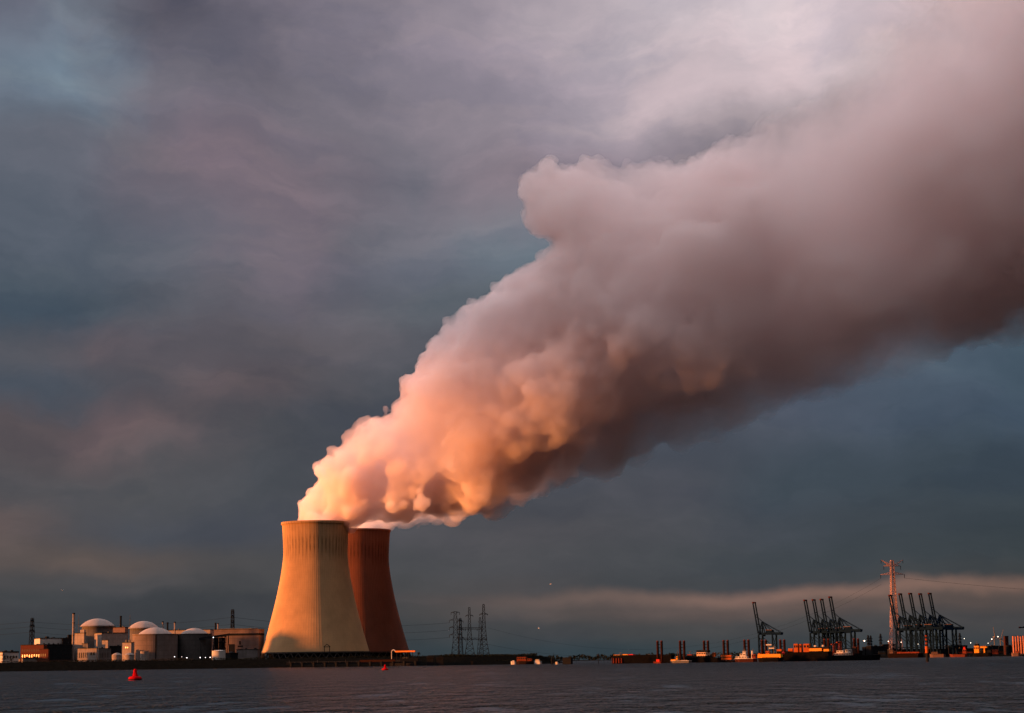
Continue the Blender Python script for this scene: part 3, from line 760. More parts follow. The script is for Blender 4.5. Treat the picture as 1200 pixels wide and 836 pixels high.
# dark steel frame and sloping conveyor in front of the hall
def steel_frame():
    D = 2440; a = at(249.5, 765, D); b = at(263.5, 765, D); h = Z(256, 745.5, D) - GZ
    e = empty('steel_frame', ((a.x + b.x) / 2, D, GZ), 0, 'dark open steel frame with pipes above the pale upright tank', 'steel structure')
    hw = (b.x - a.x) / 2
    for sx in (-1, -.33, .33, 1):
        for sy in (0, 9):
            q = MB(); q.bar((sx * hw, sy, -1), (sx * hw, sy, h), .8); q.build('column', darkc, e)
    for k in range(1, 5):
        q = MB(); z = h * k / 4
        q.box(-hw - .5, hw + .5, -.5, 9.5, z - .9, z); q.build('floor_deck', darkc, e)
    for r_, xx, m in ((2.2, -.5, darkc), (1.7, .1, conc2), (1.9, .6, darkc)):
        q = MB(); q.cyl((xx * hw, 4.5, 0), (xx * hw, 4.5, h * .93), r_, n=14); q.build('vessel', m, e)
steel_frame()
def conveyor():
    D = 2432; a = at(233, 749, D); b = at(269.5, 743.6, D)
    e = empty('conveyor_bridge', ((a.x + b.x) / 2, D, GZ), 0, 'dark covered bridge sloping over the steel frame right of the domes', 'bridge')
    c = e.location
    q = MB(); q.bar(a - c, b - c, 2.6); q.build('gallery', darkc, e)
    for t in (.05, .5, .95):
        p = a.lerp(b, t) - c; q = MB(); q.bar((p.x - 1.5, 0, -1), p, .7); q.bar((p.x + 1.5, 0, -1), p, .7); q.build('trestle', darkc, e)
conveyor()

lampw = mat('lamp_light', (1, 1, 1), .5, emit=((.95, .97, 1.0), 1.3))
def lamp(px, py, D, label, base=GZ, size=.5, m=None, group=None, name='street_lamp'):
    p = at(px, py, D); e = empty(name, (p.x, p.y, base), 0, label, 'lamp', group); h = p.z - base
    q = MB(); q.cyl((0, .3, -.5), (0, .3, h), .14, .08, 6); q.build('post', steel, e)
    q = MB(); q.box(-.5, .5, -.5, .5, h + size, h + size + .2); q.build('hood', steel, e)
    q = MB(); q.lathe([(0, h - size), (size * .7, h - size * .7), (size, h), (size * .7, h + size * .7), (0, h + size)], 8, cap=False); q.build('bulb', m or lampw, e)
GL = 'lit lamps along the foot of the drums'
for px, py, s_, lb in ((204.6, 769.8, .6, 'leftmost lit lamp, at the right edge of the wide red lit drum'), (213, 770, .3, 'faintest lamp, below the dark drum'), (219, 771, .65, 'bright lamp below the left part of the dark drum'),
                       (234.6, 770.8, .65, 'bright lamp below the right part of the dark drum'), (240.7, 770.8, .5, 'middle of the three close lamps left of the pale upright tank'),
                       (246.3, 770.6, .6, 'lamp just left of the pale upright tank, rightmost of three close ones')):
    lamp(px, py, 2342, lb, group=GL, size=s_ * .8)
lamp(250, 747.2, 2425, 'single lamp high up under the sloping dark bridge', size=.6)
lamp(576.8, 771.2, 2360, 'single lamp on the dark bank right of the lattice pylons', size=.75)

# ------------------------------------------------------------------ jetty and shore works
def jetty():
    D = 2268; zt = Z(400, 776.6, D)
    x0, x1 = at(335, 777, D).x, at(494, 777, D).x
    e = empty('jetty', (x0, D, 0), 0, 'long dark jetty on piles in front of the cooling towers', 'jetty')
    q = MB(); q.box(0, x1 - x0, 0, 10, zt - 1.6, zt); q.build('deck', darkc, e)
    n = 12
    for i in range(n):
        x = (x1 - x0) * (i + .5) / n
        q = MB(); q.cyl((x, -.6, -2), (x, -.6, zt + .6), 1.5, n=10); q.build('pile', darkc, e)
    for i in range(24):
        x = (x1 - x0) * (i + .5) / 24
        q = MB(); q.bar((x, 5, zt), (x, 5, zt + (1.3 if i % 5 else 3.2)), .3); q.build('post', steel, e)
    q = MB(); q.box(0, x1 - x0, 4.9, 5.1, zt + 1.1, zt + 1.3); q.build('handrail', steel, e)
    q = MB(); q.box(x1 - x0 - 70, x1 - x0 - 30, 4, 10.2, zt, zt + 2.6); q.build('shed', mat('rust_paint', (.05, .02, .012), .8), e)
    q = MB(); q.box(x1 - x0 - 25, x1 - x0 - 4, 3, 9, zt, zt + 4.2); q.build('cabin', darkc, e)
jetty()
def intake(px0, px1, yt, label):
    D = 2272; a, b = at(px0, 777, D).x, at(px1, 777, D).x; h = Z(px0, yt, D)
    e = empty('intake_block', ((a + b) / 2, D, 0), 0, label, 'intake'); hw = (b - a) / 2
    q = MB(); q.box(-hw, hw, 0, 8, -2, h * .75); q.build('pier', darkc, e)
    q = MB(); q.box(-hw - .6, hw + .6, -.6, 8.6, h * .75 + .003, h * .88); q.build('deck', darkc, e)
    q = MB(); q.box(-hw * .6, hw * .6, 2, 6, h * .88 + .003, h); q.build('hoist_house', darkc, e)
intake(500.2, 508, 768.2, 'taller dark intake block at the right end of the jetty, left of its twin'); intake(511.5, 519.5, 769.2, 'right hand dark intake block beside the jetty')
intake(552, 554.3, 774.8, 'small dark post block at the foot of the bank below the pylons')
def tower_gate():
    D = 2470; c = at(383.2, 765, D); h = Z(383, 755.2, D) - GZ
    e = empty('gantry', (c.x, D, GZ), 0, 'small dark gabled gantry at the foot of the nearer cooling tower', 'gantry')
    for sx in (-3.2, 3.2):
        q = MB(); q.bar((sx, 0, -1), (sx, 0, h - 3), .8); q.build('leg', darkc, e)
    q = MB(); q.bar((-4, 0, h - 3), (0, 0, h), .8); q.bar((4, 0, h - 3), (0, 0, h), .8); q.bar((-4, 0, h - 3.2), (4, 0, h - 3.2), .8); q.build('roof_frame', darkc, e)
tower_gate()
def loading_arm():
    D = 2300; om = mat('orange_paint', (.62, .20, .04), .5)
    a, b = at(463.5, 764.4, D), at(487.3, 764.4, D); g = 8.
    e = empty('pipe_bridge', (a.x, D, g), 0, 'bright orange pipe bridge with curved white end right of the cooling towers', 'pipe bridge')
    c = e.location; yaw = R(-24); L = (b.x - a.x) / math.cos(yaw); h = a.z - g
    e.rotation_euler.z = yaw
    q = MB(); q.box(0, L, -.9, .9, h - .2, h + 1.5); q.build('pipe_gallery', om, e)
    q = MB()
    for i in range(7):
        t0, t1 = math.pi * i / 7, math.pi * (i + 1) / 7
        q.cyl((-2.6 + 2.4 * math.cos(t0), 0, h + .5 + 2 * math.sin(t0)), (-2.6 + 2.4 * math.cos(t1), 0, h + .5 + 2 * math.sin(t1)), .55, n=8)
    q.cyl((-5, 0, h + .5), (-5, 0, 0), .5, n=8)
    q.build('hose', white, e)
    for i in range(5):
        q = MB(); x = L * (i + .3) / 5; q.bar((x, 0, -8), (x, 0, h - .2), .6); q.build('leg', darkc, e)
    q = MB(); q.box(L * .35, L * .65, -2, 2, -1, 1.2); q.build('cabin', white, e)
    q = MB(); q.box(-6, L + 3, -3, 4, -8.5, -1.0); q.build('quay', darkc, e)
loading_arm()

# ------------------------------------------------------------------ lattice pylons and power lines
def lattice(name, label, cat, px, ytop, D, base_z, prof, arms, t, m, group=None, panels=10, yaw=0, insul=5.0, cap=True):
    """prof: (fraction of height, width in metres); arms: (fraction, half length, rise of the tip)"""
    p = at(px, 765, D); H = Z(px, ytop, D) - base_z
    e = empty(name, (p.x, D, base_z), yaw, label, cat, group)
    def wd(f):
        for (f0, w0), (f1, w1) in zip(prof, prof[1:]):
            if f <= f1: return w0 + (w1 - w0) * (f - f0) / (f1 - f0)
        return prof[-1][1]
    q = MB(); S_ = ((-1, -1), (1, -1), (1, 1), (-1, 1))
    fs = [1 - (1 - i / panels) ** 1.0 for i in range(panels + 1)]
    def pt(f, k): return Vector((S_[k][0] * wd(f) / 2, S_[k][1] * wd(f) / 2, H * f))
    for k in range(4):
        l = MB()
        for f0, f1 in zip(fs, fs[1:]): l.bar(pt(f0, k), pt(f1, k), t)
        l.build('leg', m, e)
    for i, (f0, f1) in enumerate(zip(fs, fs[1:])):
        for k in range(4):
            a, b = k, (k + 1) % 4
            q.bar(pt(f0, a), pt(f1, b), t * .6); q.bar(pt(f0, b), pt(f1, a), t * .6)
            if i: q.bar(pt(f0, a), pt(f0, b), t * .6)
    q.build('bracing', m, e)
    tips = []
    for (f, hl, rise) in arms:
        for s_ in (-1, 1):
            z = H * f; w_ = wd(f) / 2; q = MB()
            tip = Vector((s_ * hl, 0, z + rise))
            for yy in (-1, 1):
                q.bar((s_ * w_, yy * w_, z), tip, t * .8); q.bar((s_ * w_, yy * w_, z + hl * .16 + 1), tip, t * .7)
                for j in (1, 2, 3):
                    g = j / 4
                    q.bar(Vector((s_ * w_, yy * w_, z)).lerp(tip, g), Vector((s_ * w_, yy * w_, z + hl * .16 + 1)).lerp(tip, g - .12), t * .5)
            q.build('crossarm', m, e)
            if insul:
                q = MB(); q.cyl(tip, tip - Vector((0, 0, insul)), t * .55, n=6); q.build('insulator', darkc, e)
            tips.append(tip - Vector((0, 0, insul)))
    if cap: q = MB(); q.box(-wd(1) * .5, wd(1) * .5, -wd(1) * .5, wd(1) * .5, H, H + t * 1.5); q.build('peak', m, e)
    Mx = Matrix.Translation((p.x, D, base_z)) @ Matrix.Rotation(yaw, 4, 'Z')
    return [Mx @ v for v in tips]
pyl = mat('pylon_steel', (.012, .017, .026), .8, var=.1)
PL = lattice('lattice_pylon', 'lone dark pylon behind the brick building at the far left', 'pylon', 37, 725, 3000, GZ, [(0, 9), (.5, 5.5), (1, 3.2)], [(.72, 7, 0), (.84, 6, 0), (.95, 4.5, 0)], .62, pyl, panels=9, yaw=R(70), insul=2)
PM = lattice('lattice_pylon', 'slim dark pylon rising behind the wide striped hall', 'pylon', 272.3, 715, 3000, GZ, [(0, 8), (.5, 4.6), (1, 3.2)], [(.60, 7, 0), (.74, 6, 0), (.88, 5, 0)], .62, pyl, panels=11, yaw=R(75), insul=2)
PA = lattice('lattice_pylon', 'leftmost pylon of the cluster, with wide top bar and hooked arms', 'pylon', 534, 717.4, 3300, GZ, [(0, 15), (.35, 8.5), (1, 4.0)], [(.50, 10, 0), (.66, 10, 0), (.82, 10, 0), (.98, 7, .8)], .6, pyl, panels=9, insul=4)
lattice('lattice_pylon', 'short slim pylon second from the left in the cluster, arms to its right', 'pylon', 539.8, 725.0, 3420, GZ, [(0, 8), (1, 2.6)], [(.5, 7, 0), (.72, 6, 0), (.93, 5, 0)], .55, pyl, panels=9, insul=3, yaw=R(15))
PB = lattice('lattice_pylon', 'middle pylon of the cluster standing on splayed legs', 'pylon', 550.5, 712.4, 3300, GZ, [(0, 18), (.3, 8.5), (.55, 5), (1, 2.8)], [(.84, 6, 0)], .68, pyl, panels=11, insul=2)
PC = lattice('lattice_pylon', 'tallest pylon of the cluster, rightmost, on splayed legs', 'pylon', 567.3, 709.0, 3300, GZ, [(0, 19), (.3, 9.5), (.6, 5.5), (1, 3.0)], [(.82, 6.5, 0)], .8, pyl, panels=12, insul=2)
lattice('lattice_pylon', 'plain slim pylon just left of the tallest one in the cluster', 'pylon', 563.0, 724.2, 3400, GZ, [(0, 12), (.6, 5), (1, 2.6)], [(.9, 2.5, 0)], .6, pyl, panels=9, insul=1)
def crossbeam(xa, xb, py, label):
    D = 3300; a, b = at(xa, py, D), at(xb, py, D)
    e = empty('crossbeam', a, 0, label, 'steel beam'); d = b - a; q = MB(); n = 14
    for y in (-2, 2):
        for z in (0, 2.6): q.bar((0, y, z), d + Vector((0, y, z)), .62)
        for i in range(n): q.bar(d * (i / n) + Vector((0, y, 0 if i % 2 else 2.6)), d * ((i + 1) / n) + Vector((0, y, 2.6 if i % 2 else 0)), .4)
    q.build('truss', pyl, e)
    for f in (.25, .75): q = MB(); p = d * f; q.cyl(p, p - Vector((0, 0, 3)), .4, n=6); q.build('insulator', darkc, e)
crossbeam(538.6, 566, 737.6, 'upper lattice beam linking the clustered pylons'); crossbeam(537.5, 571, 749.8, 'lower lattice beam linking the clustered pylons')
redst = mat('crossing_pylon_paint', (.36, .235, .215), .7, var=.12)
PR = lattice('crossing_pylon', 'giant reddish lattice pylon towering over the row of harbour cranes', 'pylon', 1049.8, 657.5, 3900, 4, [(0, 26), (.25, 15), (.5, 10.5), (.8, 7), (1, 5.5)], [(.855, 24, 0), (.945, 17, 0), (.935, 22, 14)], 1.05, redst, panels=22, insul=7, yaw=R(8))
for px, yt, lb in ((1018, 745, 'tiny distant pylon left of the bright harbour lamp'), (1021, 745.5, 'tiny distant pylon beside the harbour lamp, right of another'), (1032.6, 743.4, 'small distant pylon left of the giant one'), (1125.6, 742.4, 'small distant pylon right of the crane row')):
    lattice('lattice_pylon', lb, 'pylon', px, yt, 6500, 4, [(0, 10), (.5, 6), (1, 3)], [(.7, 9, 0), (.85, 8, 0)], 1.1, pyl, panels=6, yaw=R(25), insul=0)
cable = mat('cable', (.02, .022, .026), .7)
def wire(a, b, sag, label, r=.16):
    a, b = Vector(a), Vector(b); q = MB(); n = 28
    pts = [a.lerp(b, i / n) - Vector((0, 0, sag * 4 * (i / n) * (1 - i / n))) for i in range(n + 1)]
    for p0, p1 in zip(pts, pts[1:]): q.bar(p0 - a, p1 - a, r * 2)
    tag(q.build('power_line', cable, loc=a), label, 'power line', 'power lines strung between the pylons')
for i, lv in enumerate(('lowest', 'middle', 'top')):
    l, mm_, a_ = PL[2 * i], PM[2 * i], PA[2 * i]
    wire(Vector((l.x - 420, l.y + 150, l.z + 3)), l, 7, lv + ' power line leaving the leftmost pylon towards the left edge', .13)
    wire(PL[2 * i + 1], mm_, 8, lv + ' power line between the leftmost pylon and the one behind the striped hall', .13)
    wire(PM[2 * i + 1], a_, 9, lv + ' power line running behind the cooling towers to the clustered pylons', .15)
wire(PC[1] + Vector((0, 0, -20)), PR[0], 78, 'upper sagging power line crossing the river to the giant pylon', .085)
wire(PC[0] + Vector((8, 0, -46)), PR[0] + Vector((0, 0, -12)), 68, 'lower sagging power line crossing the river to the giant pylon', .11)
wire(PR[1], PR[1] + Vector((1500, 300, -10)), 40, 'lower power line from the giant pylon to the right edge', .16)

def fence(xa, xb, label):
    L = xb - xa; n = int(L / 9); e = empty('security_fence', (xa, 2336, GZ), 0, label, 'fence')
    q = MB()
    for i in range(n + 1): x = L * i / n; q.bar((x, 0, -.3), (x, 0, 2.4), .14)
    for z in (.4, 1.3, 2.2): q.bar((0, 0, z), (L, 0, z), .07)
    q.build('mesh_fence', steel, e)
fence(-770, -375, 'long low security fence along the crest of the bank in front of the reactor buildings')
# ------------------------------------------------------------------ container cranes
crm = mat('crane_hazed_paint', (.005, .013, .028), .6, var=.15)  # bluish fade of distant haze is put into this base colour
crred = mat('crane_tip_paint', (.07, .022, .02), .6)
crh = mat('machinery_house_paint', (.20, .13, .11), .6)
def make_crane(boom_up=True):
    e = empty('harbour_crane', (0, 0, 0), 0, '', 'harbour crane')
    G, W = 30.0, 9.0; ZB = 45.0
    for x in (0, G):
        for y in (-W, W):
            q = MB(); q.bar((x, y, 0), (x, y, ZB), 2.6); q.build('leg', crm, e)
            q = MB(); q.box(x - 4.5, x + 4.5, y - 1, y + 1, -1.2, 1.2); q.build('bogie', crm, e)
    for x in (0, G):
        q = MB(); q.bar((x, -W, 14), (x, W, 14), 1.5); q.bar((x, -W, ZB), (x, W, ZB), 1.8)
        q.bar((x, -W, 14.5), (x, W, 44), .8); q.bar((x, W, 14.5), (x, -W, 44), .8); q.build('portal_beam', crm, e)
    for y in (-W, W):
        q = MB(); q.bar((0, y, 14), (G, y, 14), 1.6); q.bar((0, y, 40), (G, y, 15), .9); q.bar((0, y, ZB), (G, y, ZB), 1.4); q.build('side_brace', crm, e)
    q = MB()
    for y in (-4, 4): q.box(-2, 47, y - 1, y + 1, ZB - .2, ZB + 3.8)
    for i in range(7): q.box(2 + 7 * i, 3 + 7 * i, -3.2, 3.2, ZB + 1, ZB + 2)
    q.build('main_girder', crm, e)
    q = MB(); q.box(34, 46, -5, 5, ZB - 1.5, ZB + .5); q.build('rear_platform', crm, e)
    q = MB(); q.box(14, 27, -4.6, 4.6, ZB + 3.5, ZB + 8.2); hs = q.build('machinery_house', crm, e)
    q = MB(); q.box(13.6, 27.4, -5, 5, ZB + 8.21, ZB + 8.8); q.build('house_roof', crh, hs)
    q = MB(); q.box(6, 10, -2, 2, ZB - 3.6, ZB - .2); q.build('driver_cab', crm, e)
    ap = Vector((5, 0, 70))
    q = MB()
    for y in (-W + 2, W - 2):
        q.bar((0, y, ZB + 1), (ap.x, y * .3, ap.z), 2.2); q.bar((13, y, ZB + 3), (ap.x, y * .3, ap.z), 1.6)
    q.bar((ap.x, -2.4, ap.z), (ap.x, 2.4, ap.z), 1.6); q.bar((2.4, -5, 57), (2.4, 5, 57), 1); q.build('apex_frame', crm, e)
    q = MB()
    for y in (-4, 4): q.bar((ap.x, y * .5, ap.z), (45, y, ZB + 3), .9); q.bar((ap.x, y * .5, ap.z), (30, y, ZB + 3), .9)
    q.build('backstay', crm, e)
    if boom_up: a = R(99); L = 62
    else: a = R(180); L = 62
    d = Vector((math.cos(a), 0, math.sin(a))); n_ = Vector((-math.sin(a), 0, math.cos(a))) * -1
    h = Vector((-2.5, 0, ZB + 2))
    q = MB()
    for y in (-5.2, 5.2):
        q.bar(h + Vector((0, y, 0)), h + d * L + Vector((0, y, 0)), 2.3, 2.0)
    for f in (.30, .60): q.bar(h + d * L * f + Vector((0, -5.2, 0)), h + d * L * f + Vector((0, 5.2, 0)), 1.2)
    bo = q.build('boom', crm, e)
    q = MB(); q.bar(h + d * L + Vector((0, -6.4, 0)), h + d * L + Vector((0, 6.4, 0)), 2.8); q.build('boom_tip', crred, bo)
    q = MB()
    if boom_up:
        for y in (-3, 3): q.bar((ap.x, y * .5, ap.z), h + d * L * .55 + Vector((0, y, 0)), .6)
    else:
        for y in (-3, 3): q.bar((ap.x, y * .5, ap.z), h + d * L * .5 + Vector((0, y, 0)), .6); q.bar((ap.x, y * .5, ap.z), h + d * L * .95 + Vector((0, y, 0)), .6)
    q.build('forestay', crm, e)
    return e
GC = 'container cranes with raised booms'
cr0 = make_crane()
spots = [(892, 707.0, 'single crane standing apart, left of the two rows of cranes'),
         (952.6, 704.3, 'leftmost crane of the row of four'), (962.6, 703.8, 'second crane from the left in the row of four'), (972.0, 703.3, 'third crane from the left in the row of four'), (982.6, 700.6, 'rightmost and tallest crane of the row of four'),
         (1053.4, 698.6, 'leftmost crane of the row of five, in front of the giant pylon'), (1065.4, 697.0, 'second crane from the left in the row of five, just right of the giant pylon'), (1077.3, 696.5, 'middle crane of the row of five'),
         (1089, 696.9, 'fourth crane from the left in the row of five'), (1100.3, 696.4, 'rightmost crane of the row of five, its back beam in clear view')]
for i, (px, yt, lb) in enumerate(spots):
    o = cr0 if i == 0 else copy_tree(cr0)
    hor = 418 + 356.5 - math.tan(R(.8)) * (px - 600)
    D = (108.5) * F / (hor - yt) 
    p = at(px, 765, D); o.location = (p.x, D, 3.8); o.rotation_euler = (0, 0, R(-33)); tag(o, lb, None, GC)
low = make_crane(False); px = 1240
p = at(px, 765, 3600); low.location = (p.x, 3600, 3.8); low.rotation_euler = (0, 0, R(-20)); tag(low, 'crane at the right edge, only the tip of its lowered boom in view', None)

# ------------------------------------------------------------------ mooring piles in the river
pile = mat('rusty_pile', (.024, .009, .007), .9, var=.3, scale=.5)
def make_piles():
    e = empty('mooring_piles', (0, 0, 0), R(-12), '', 'mooring piles', 'tall twin mooring piles along the moored vessels')
    for x in (-1.9, 1.9):
        q = MB(); q.cyl((x, 0, -3), (x, 0, 20), 1.15, n=14); p_ = q.build('pile', pile, e)
        q = MB(); q.cyl((x, 0, 20.003), (x, 0, 20.9), 1.3, .7, n=14); q.build('cap', crred, p_)
    q = MB()
    for z in (5, 8, 11, 14, 17): q.box(-.9, .9, -.3, .3, z, z + .5)
    q.build('ladder', darkc, e)
    return e
p0 = make_piles()
PD = 1900
for i, (px, D, lb) in enumerate([(773.2, 1870, 'leftmost twin piles, in front of the long dark barge'), (799.6, 1900, 'second twin piles from the left, above the small white launch'), (827.6, 1935, 'third twin piles from the left, behind the cream wheelhouse'),
                                 (850.7, 1900, 'twin piles above the pontoon with orange slabs'), (875.2, 1885, 'twin piles beside the white tug'), (895.6, 1935, 'twin piles under the lone crane, above the yellow hull'),
                                 (917.2, 1930, 'twin piles between the yellow hull and the orange cabins'), (969, 1915, 'twin piles in front of the row of four cranes'), (1003.8, 1930, 'rightmost twin piles, near the end of the moored vessels')]):
    o = p0 if i == 0 else copy_tree(p0)
    p = at(px, 765, D); o.location = (p.x, D, 0); o['label'] = lb

# ------------------------------------------------------------------ vessels
hullb = mat('black_hull', (.006, .006, .007), .6, var=.3)
yel = mat('yellow_paint', (.62, .28, .035), .5, var=.1); org = mat('orange_cabin', (.34, .085, .022), .5, var=.15); red = mat('red_paint', (.60, .04, .03), .5, var=.1)
YAW = -22
def vessel(name, label, xl, xr, ydeck, D, beam, m, items, masts=(), bow='L', yaw=YAW, cat='boat', strip=None):
    """items: (part name, column from, column to, row top, row bottom, depth share, material[, windows])"""
    yw = R(yaw); a = at(xl, 770, D); 
    L = (xr - xl) * D / F / math.cos(yw); dk = max(1.2, Z(xl, ydeck, D))
    e = empty(name, (a.x, a.y, 0), yw, label, cat)
    cs = D / F / math.cos(yw)
    b = beam; tip = min(.35 * b * 2, L * .25)
    if bow == 'L': poly = [(0, b / 2), (tip, 0), (L - .6 * b * .5, 0), (L, b * .2), (L, b * .8), (L - .3 * b, b), (tip, b)]
    elif bow == 'R': poly = [(.0, b * .1), (.3 * b, 0), (L - tip, 0), (L, b / 2), (L - tip, b), (.3 * b, b), (0, b * .9)]
    else: poly = [(0, 0), (L, 0), (L, b), (0, b)]
    q = MB(); n = len(poly); lo = []; hi = []
    for (x, y) in poly:
        xx = L / 2 + (x - L / 2) * .96; yy = b / 2 + (y - b / 2) * .9
        sh = .9 if (bow == 'L' and x < tip * .5) or (bow == 'R' and x > L - tip * .5) else 0
        lo.append(q.bm.verts.new((xx, yy, -.8))); hi.append(q.bm.verts.new((x, y, dk + sh)))
    q.bm.faces.new(hi); q.bm.faces.new(list(reversed(lo)))
    for i in range(n): q.bm.faces.new((lo[i], lo[(i + 1) % n], hi[(i + 1) % n], hi[i]))
    q.build('hull', m, e)
    q = MB()
    for i in range(n):
        p0_, p1_ = poly[i], poly[(i + 1) % n]; q.bar((*p0_, dk + .35), (*p1_, dk + .35), .28)
    q.build('bulwark', strip or m, e)
    for it in items:
        nm, x0, x1, yt, yb, dp, im = it[:7]
        X0, X1 = (x0 - xl) * cs, (x1 - xl) * cs
        z1 = Z(x0, yt, D); z0 = max(dk + .003, Z(x0, yb, D)) if it[-1] != 'float' else Z(x0, yb, D)
        if nm in ('wheelhouse', 'deckhouse', 'cabin', 'cargo', 'hatch', 'locker', 'rail', 'tank', 'funnel', 'slab', 'container'):
            y0_, y1_ = b * (1 - dp) / 2, b * (1 + dp) / 2
            q = MB()
            if nm == 'tank': q.cyl((X0, b / 2, (z0 + z1) / 2), (X1, b / 2, (z0 + z1) / 2), abs(z1 - z0) / 2, n=16)
            elif nm == 'funnel': q.cyl(((X0 + X1) / 2, b / 2, z0), ((X0 + X1) / 2, b / 2, z1), (X1 - X0) / 2, (X1 - X0) / 2.4, n=12)
            else: q.prism([(X0, y0_), (X1, y0_), (X1, y1_), (X0, y1_)], z0, z1, .97)
            pr = q.build(nm, im, e)
            if nm in ('wheelhouse', 'deckhouse', 'cabin') and abs(z1 - z0) > 1.6:
                q = MB(); zz = z0 + (z1 - z0) * .55; zq = z0 + (z1 - z0) * .82; k = max(2, int((X1 - X0) / 2.2))
                for j in range(k):
                    u = X0 + (X1 - X0) * (j + .5) / k; hw = (X1 - X0) / k * .3
                    q.box(u - hw, u + hw, y0_ - .08, y0_ + .2, zz, zq)
                q.build('window_band', glass, pr)
    for (px, yt, t) in masts:
        x = (px - xl) * cs; h = Z(px, yt, D)
        q = MB(); q.cyl((x, b / 2, dk), (x, b / 2, h), t, t * .5, 8); q.bar((x - 1.4, b / 2, dk + (h - dk) * .8), (x + 1.4, b / 2, dk + (h - dk) * .8), t * .9); q.build('mast', steel, e)
    return e
rst = mat('rust_red_hull', (.16, .035, .02), .8, var=.4, scale=.4)
V = vessel('dark_barge', 'long black barge at the left end of the moored row, carrying orange cargo', 717, 784, 768.6, 1925, 10, hullb,
           [('cargo', 718.5, 726, 767.6, 769, .8, yel), ('cargo', 728.5, 734.5, 766.9, 769, .7, yel), ('container', 735.3, 740.5, 767.0, 769, .7, red), ('hatch', 744, 764, 768.0, 769, .8, hullb), ('locker', 765.5, 769.5, 768, 770, .9, org)], [(724.7, 764.8, .35), (757, 767, .2)], bow='N', cat='barge')
q = MB(); q.box(-.25, 0, .6, 9.4, .2, 6.0); q.build('ramp', rst, V)
for i in range(4): q = MB(); q.cyl((2 + i * 2.6, -.4, .5), (2 + i * 2.6, -.4, 5.2), .6, n=8); q.build('fender', rst, V)
vessel('work_pontoon', 'small orange raft at the foot of the leftmost twin piles', 765.5, 773.5, 776.6, 1850, 5, rst, [('locker', 768.5, 772, 773, 777, .8, red)], bow='N', cat='pontoon')
vessel('launch', 'small pale launch with a yellow bow, left of the cream wheelhouse', 784, 808, 775.0, 1850, 5.5, mat('grey_hull', (.12, .12, .12), .5), [('deckhouse', 785.5, 791, 773.0, 776, .7, yel), ('cabin', 791.2, 793, 769.5, 773.5, .5, yel), ('locker', 797, 804, 774, 776, .6, white)], [(792.6, 762, .25)], strip=white)
vessel('river_ship', 'dark river ship with a wide cream wheelhouse and white roof lights', 797, 842, 771.5, 1915, 10, hullb,
       [('deckhouse', 803, 832, 768.5, 772, .8, darkc), ('wheelhouse', 815, 827.5, 764.8, 769.2, .8, mat('cream_paint', (.55, .38, .25), .5)), ('cabin', 814.5, 828.2, 762.3, 764.6, .6, darkc, 'float'), ('cabin', 832, 835, 765, 770, .5, org), ('locker', 804, 809, 767, 769, .5, rst)],
       [(806.5, 762.5, .3), (811, 765, .2)])
vessel('slab_pontoon', 'pontoon stacked with two long orange slabs below twin piles', 838, 859, 774.2, 1885, 8, hullb,
       [('slab', 844.5, 855.8, 771.0, 773.4, .8, org), ('locker', 846, 854, 770.0, 771.0, .5, darkc), ('slab', 844.0, 855.8, 768.0, 770.0, .8, org)], bow='N', cat='pontoon')
vessel('white_tug', 'white tug with stepped superstructure and raised bow pointing left', 859.6, 884, 772.6, 1860, 8, mat('tug_hull', (.05, .018, .014), .5),
       [('deckhouse', 861.5, 874, 769.5, 773, .75, white), ('cabin', 866, 872.5, 766.4, 769.6, .6, white), ('wheelhouse', 869, 872.3, 763.2, 766.4, .5, white), ('funnel', 878, 880.5, 763, 773, .4, white), ('cabin', 879, 883, 767, 773, .5, rst)], [(870.5, 759.5, .3), (880, 760, .3)], strip=white, cat='tug')
vessel('yellow_barge', 'barge with bright yellow side and white crane frame behind, left of the round red buoy', 886.8, 913.5, 771.2, 1845, 9, hullb,
           [('cargo', 887.4, 913, 766.9, 771.4, .9, yel), ('cabin', 896, 900, 763.2, 767.6, .5, org), ('rail', 899.5, 905.5, 759.3, 760.6, .4, white, 'float'), ('rail', 896.5, 902.5, 755.2, 756.6, .4, white, 'float'), ('locker', 888, 890, 765.6, 767.6, .7, org)], [(899, 754.5, .5), (904.6, 755, .5), (907.5, 759, .3)], cat='barge')
vessel('black_barge', 'very long black barge carrying orange cabins, a red ball and a tank', 902, 970, 770.2, 1880, 11, hullb,
       [('hatch', 922, 966, 764.6, 771, .9, hullb), ('tank', 921.2, 926, 760.2, 764.5, .6, org), ('cabin', 928, 932.5, 754.8, 764.6, .6, org), ('cabin', 934.2, 936.2, 755, 764.6, .6, org), ('cabin', 938.5, 945, 754.8, 764.6, .6, org),
        ('cargo', 945, 958.5, 760.2, 763.4, .7, yel), ('cargo', 960.5, 966.2, 761, 763.6, .7, yel), ('locker', 949.8, 952, 756.6, 758.4, .5, white, 'float'), ('locker', 958.4, 960.3, 756.2, 758.4, .5, white, 'float'), ('hatch', 944, 966, 758.4, 760.2, .6, darkc, 'float'), ('locker', 909, 914.5, 761.0, 763.4, .6, org), ('hatch', 908, 922, 763.5, 770.5, .8, hullb)], [(930, 752.5, .3), (947, 755, .3)], bow='N', cat='barge')
def ball():
    p = at(918, 766, 1850); e = empty('red_ball_buoy', (p.x, p.y, 0), 0, 'round red buoy ball between the yellow barge and the orange cabins', 'buoy')
    q = MB(); r = 1.6; z = p.z; q.lathe([(r * math.sin(math.pi * i / 10), z - r * math.cos(math.pi * i / 10)) for i in range(11)], 20, cap=False); q.build('ball', red, e, smooth=True)
    q = MB(); q.lathe([(2.2, -.4), (2.4, .8), (.4, 1.2), (.35, z - 1.2)], 16); q.build('float', darkc, e)
ball()
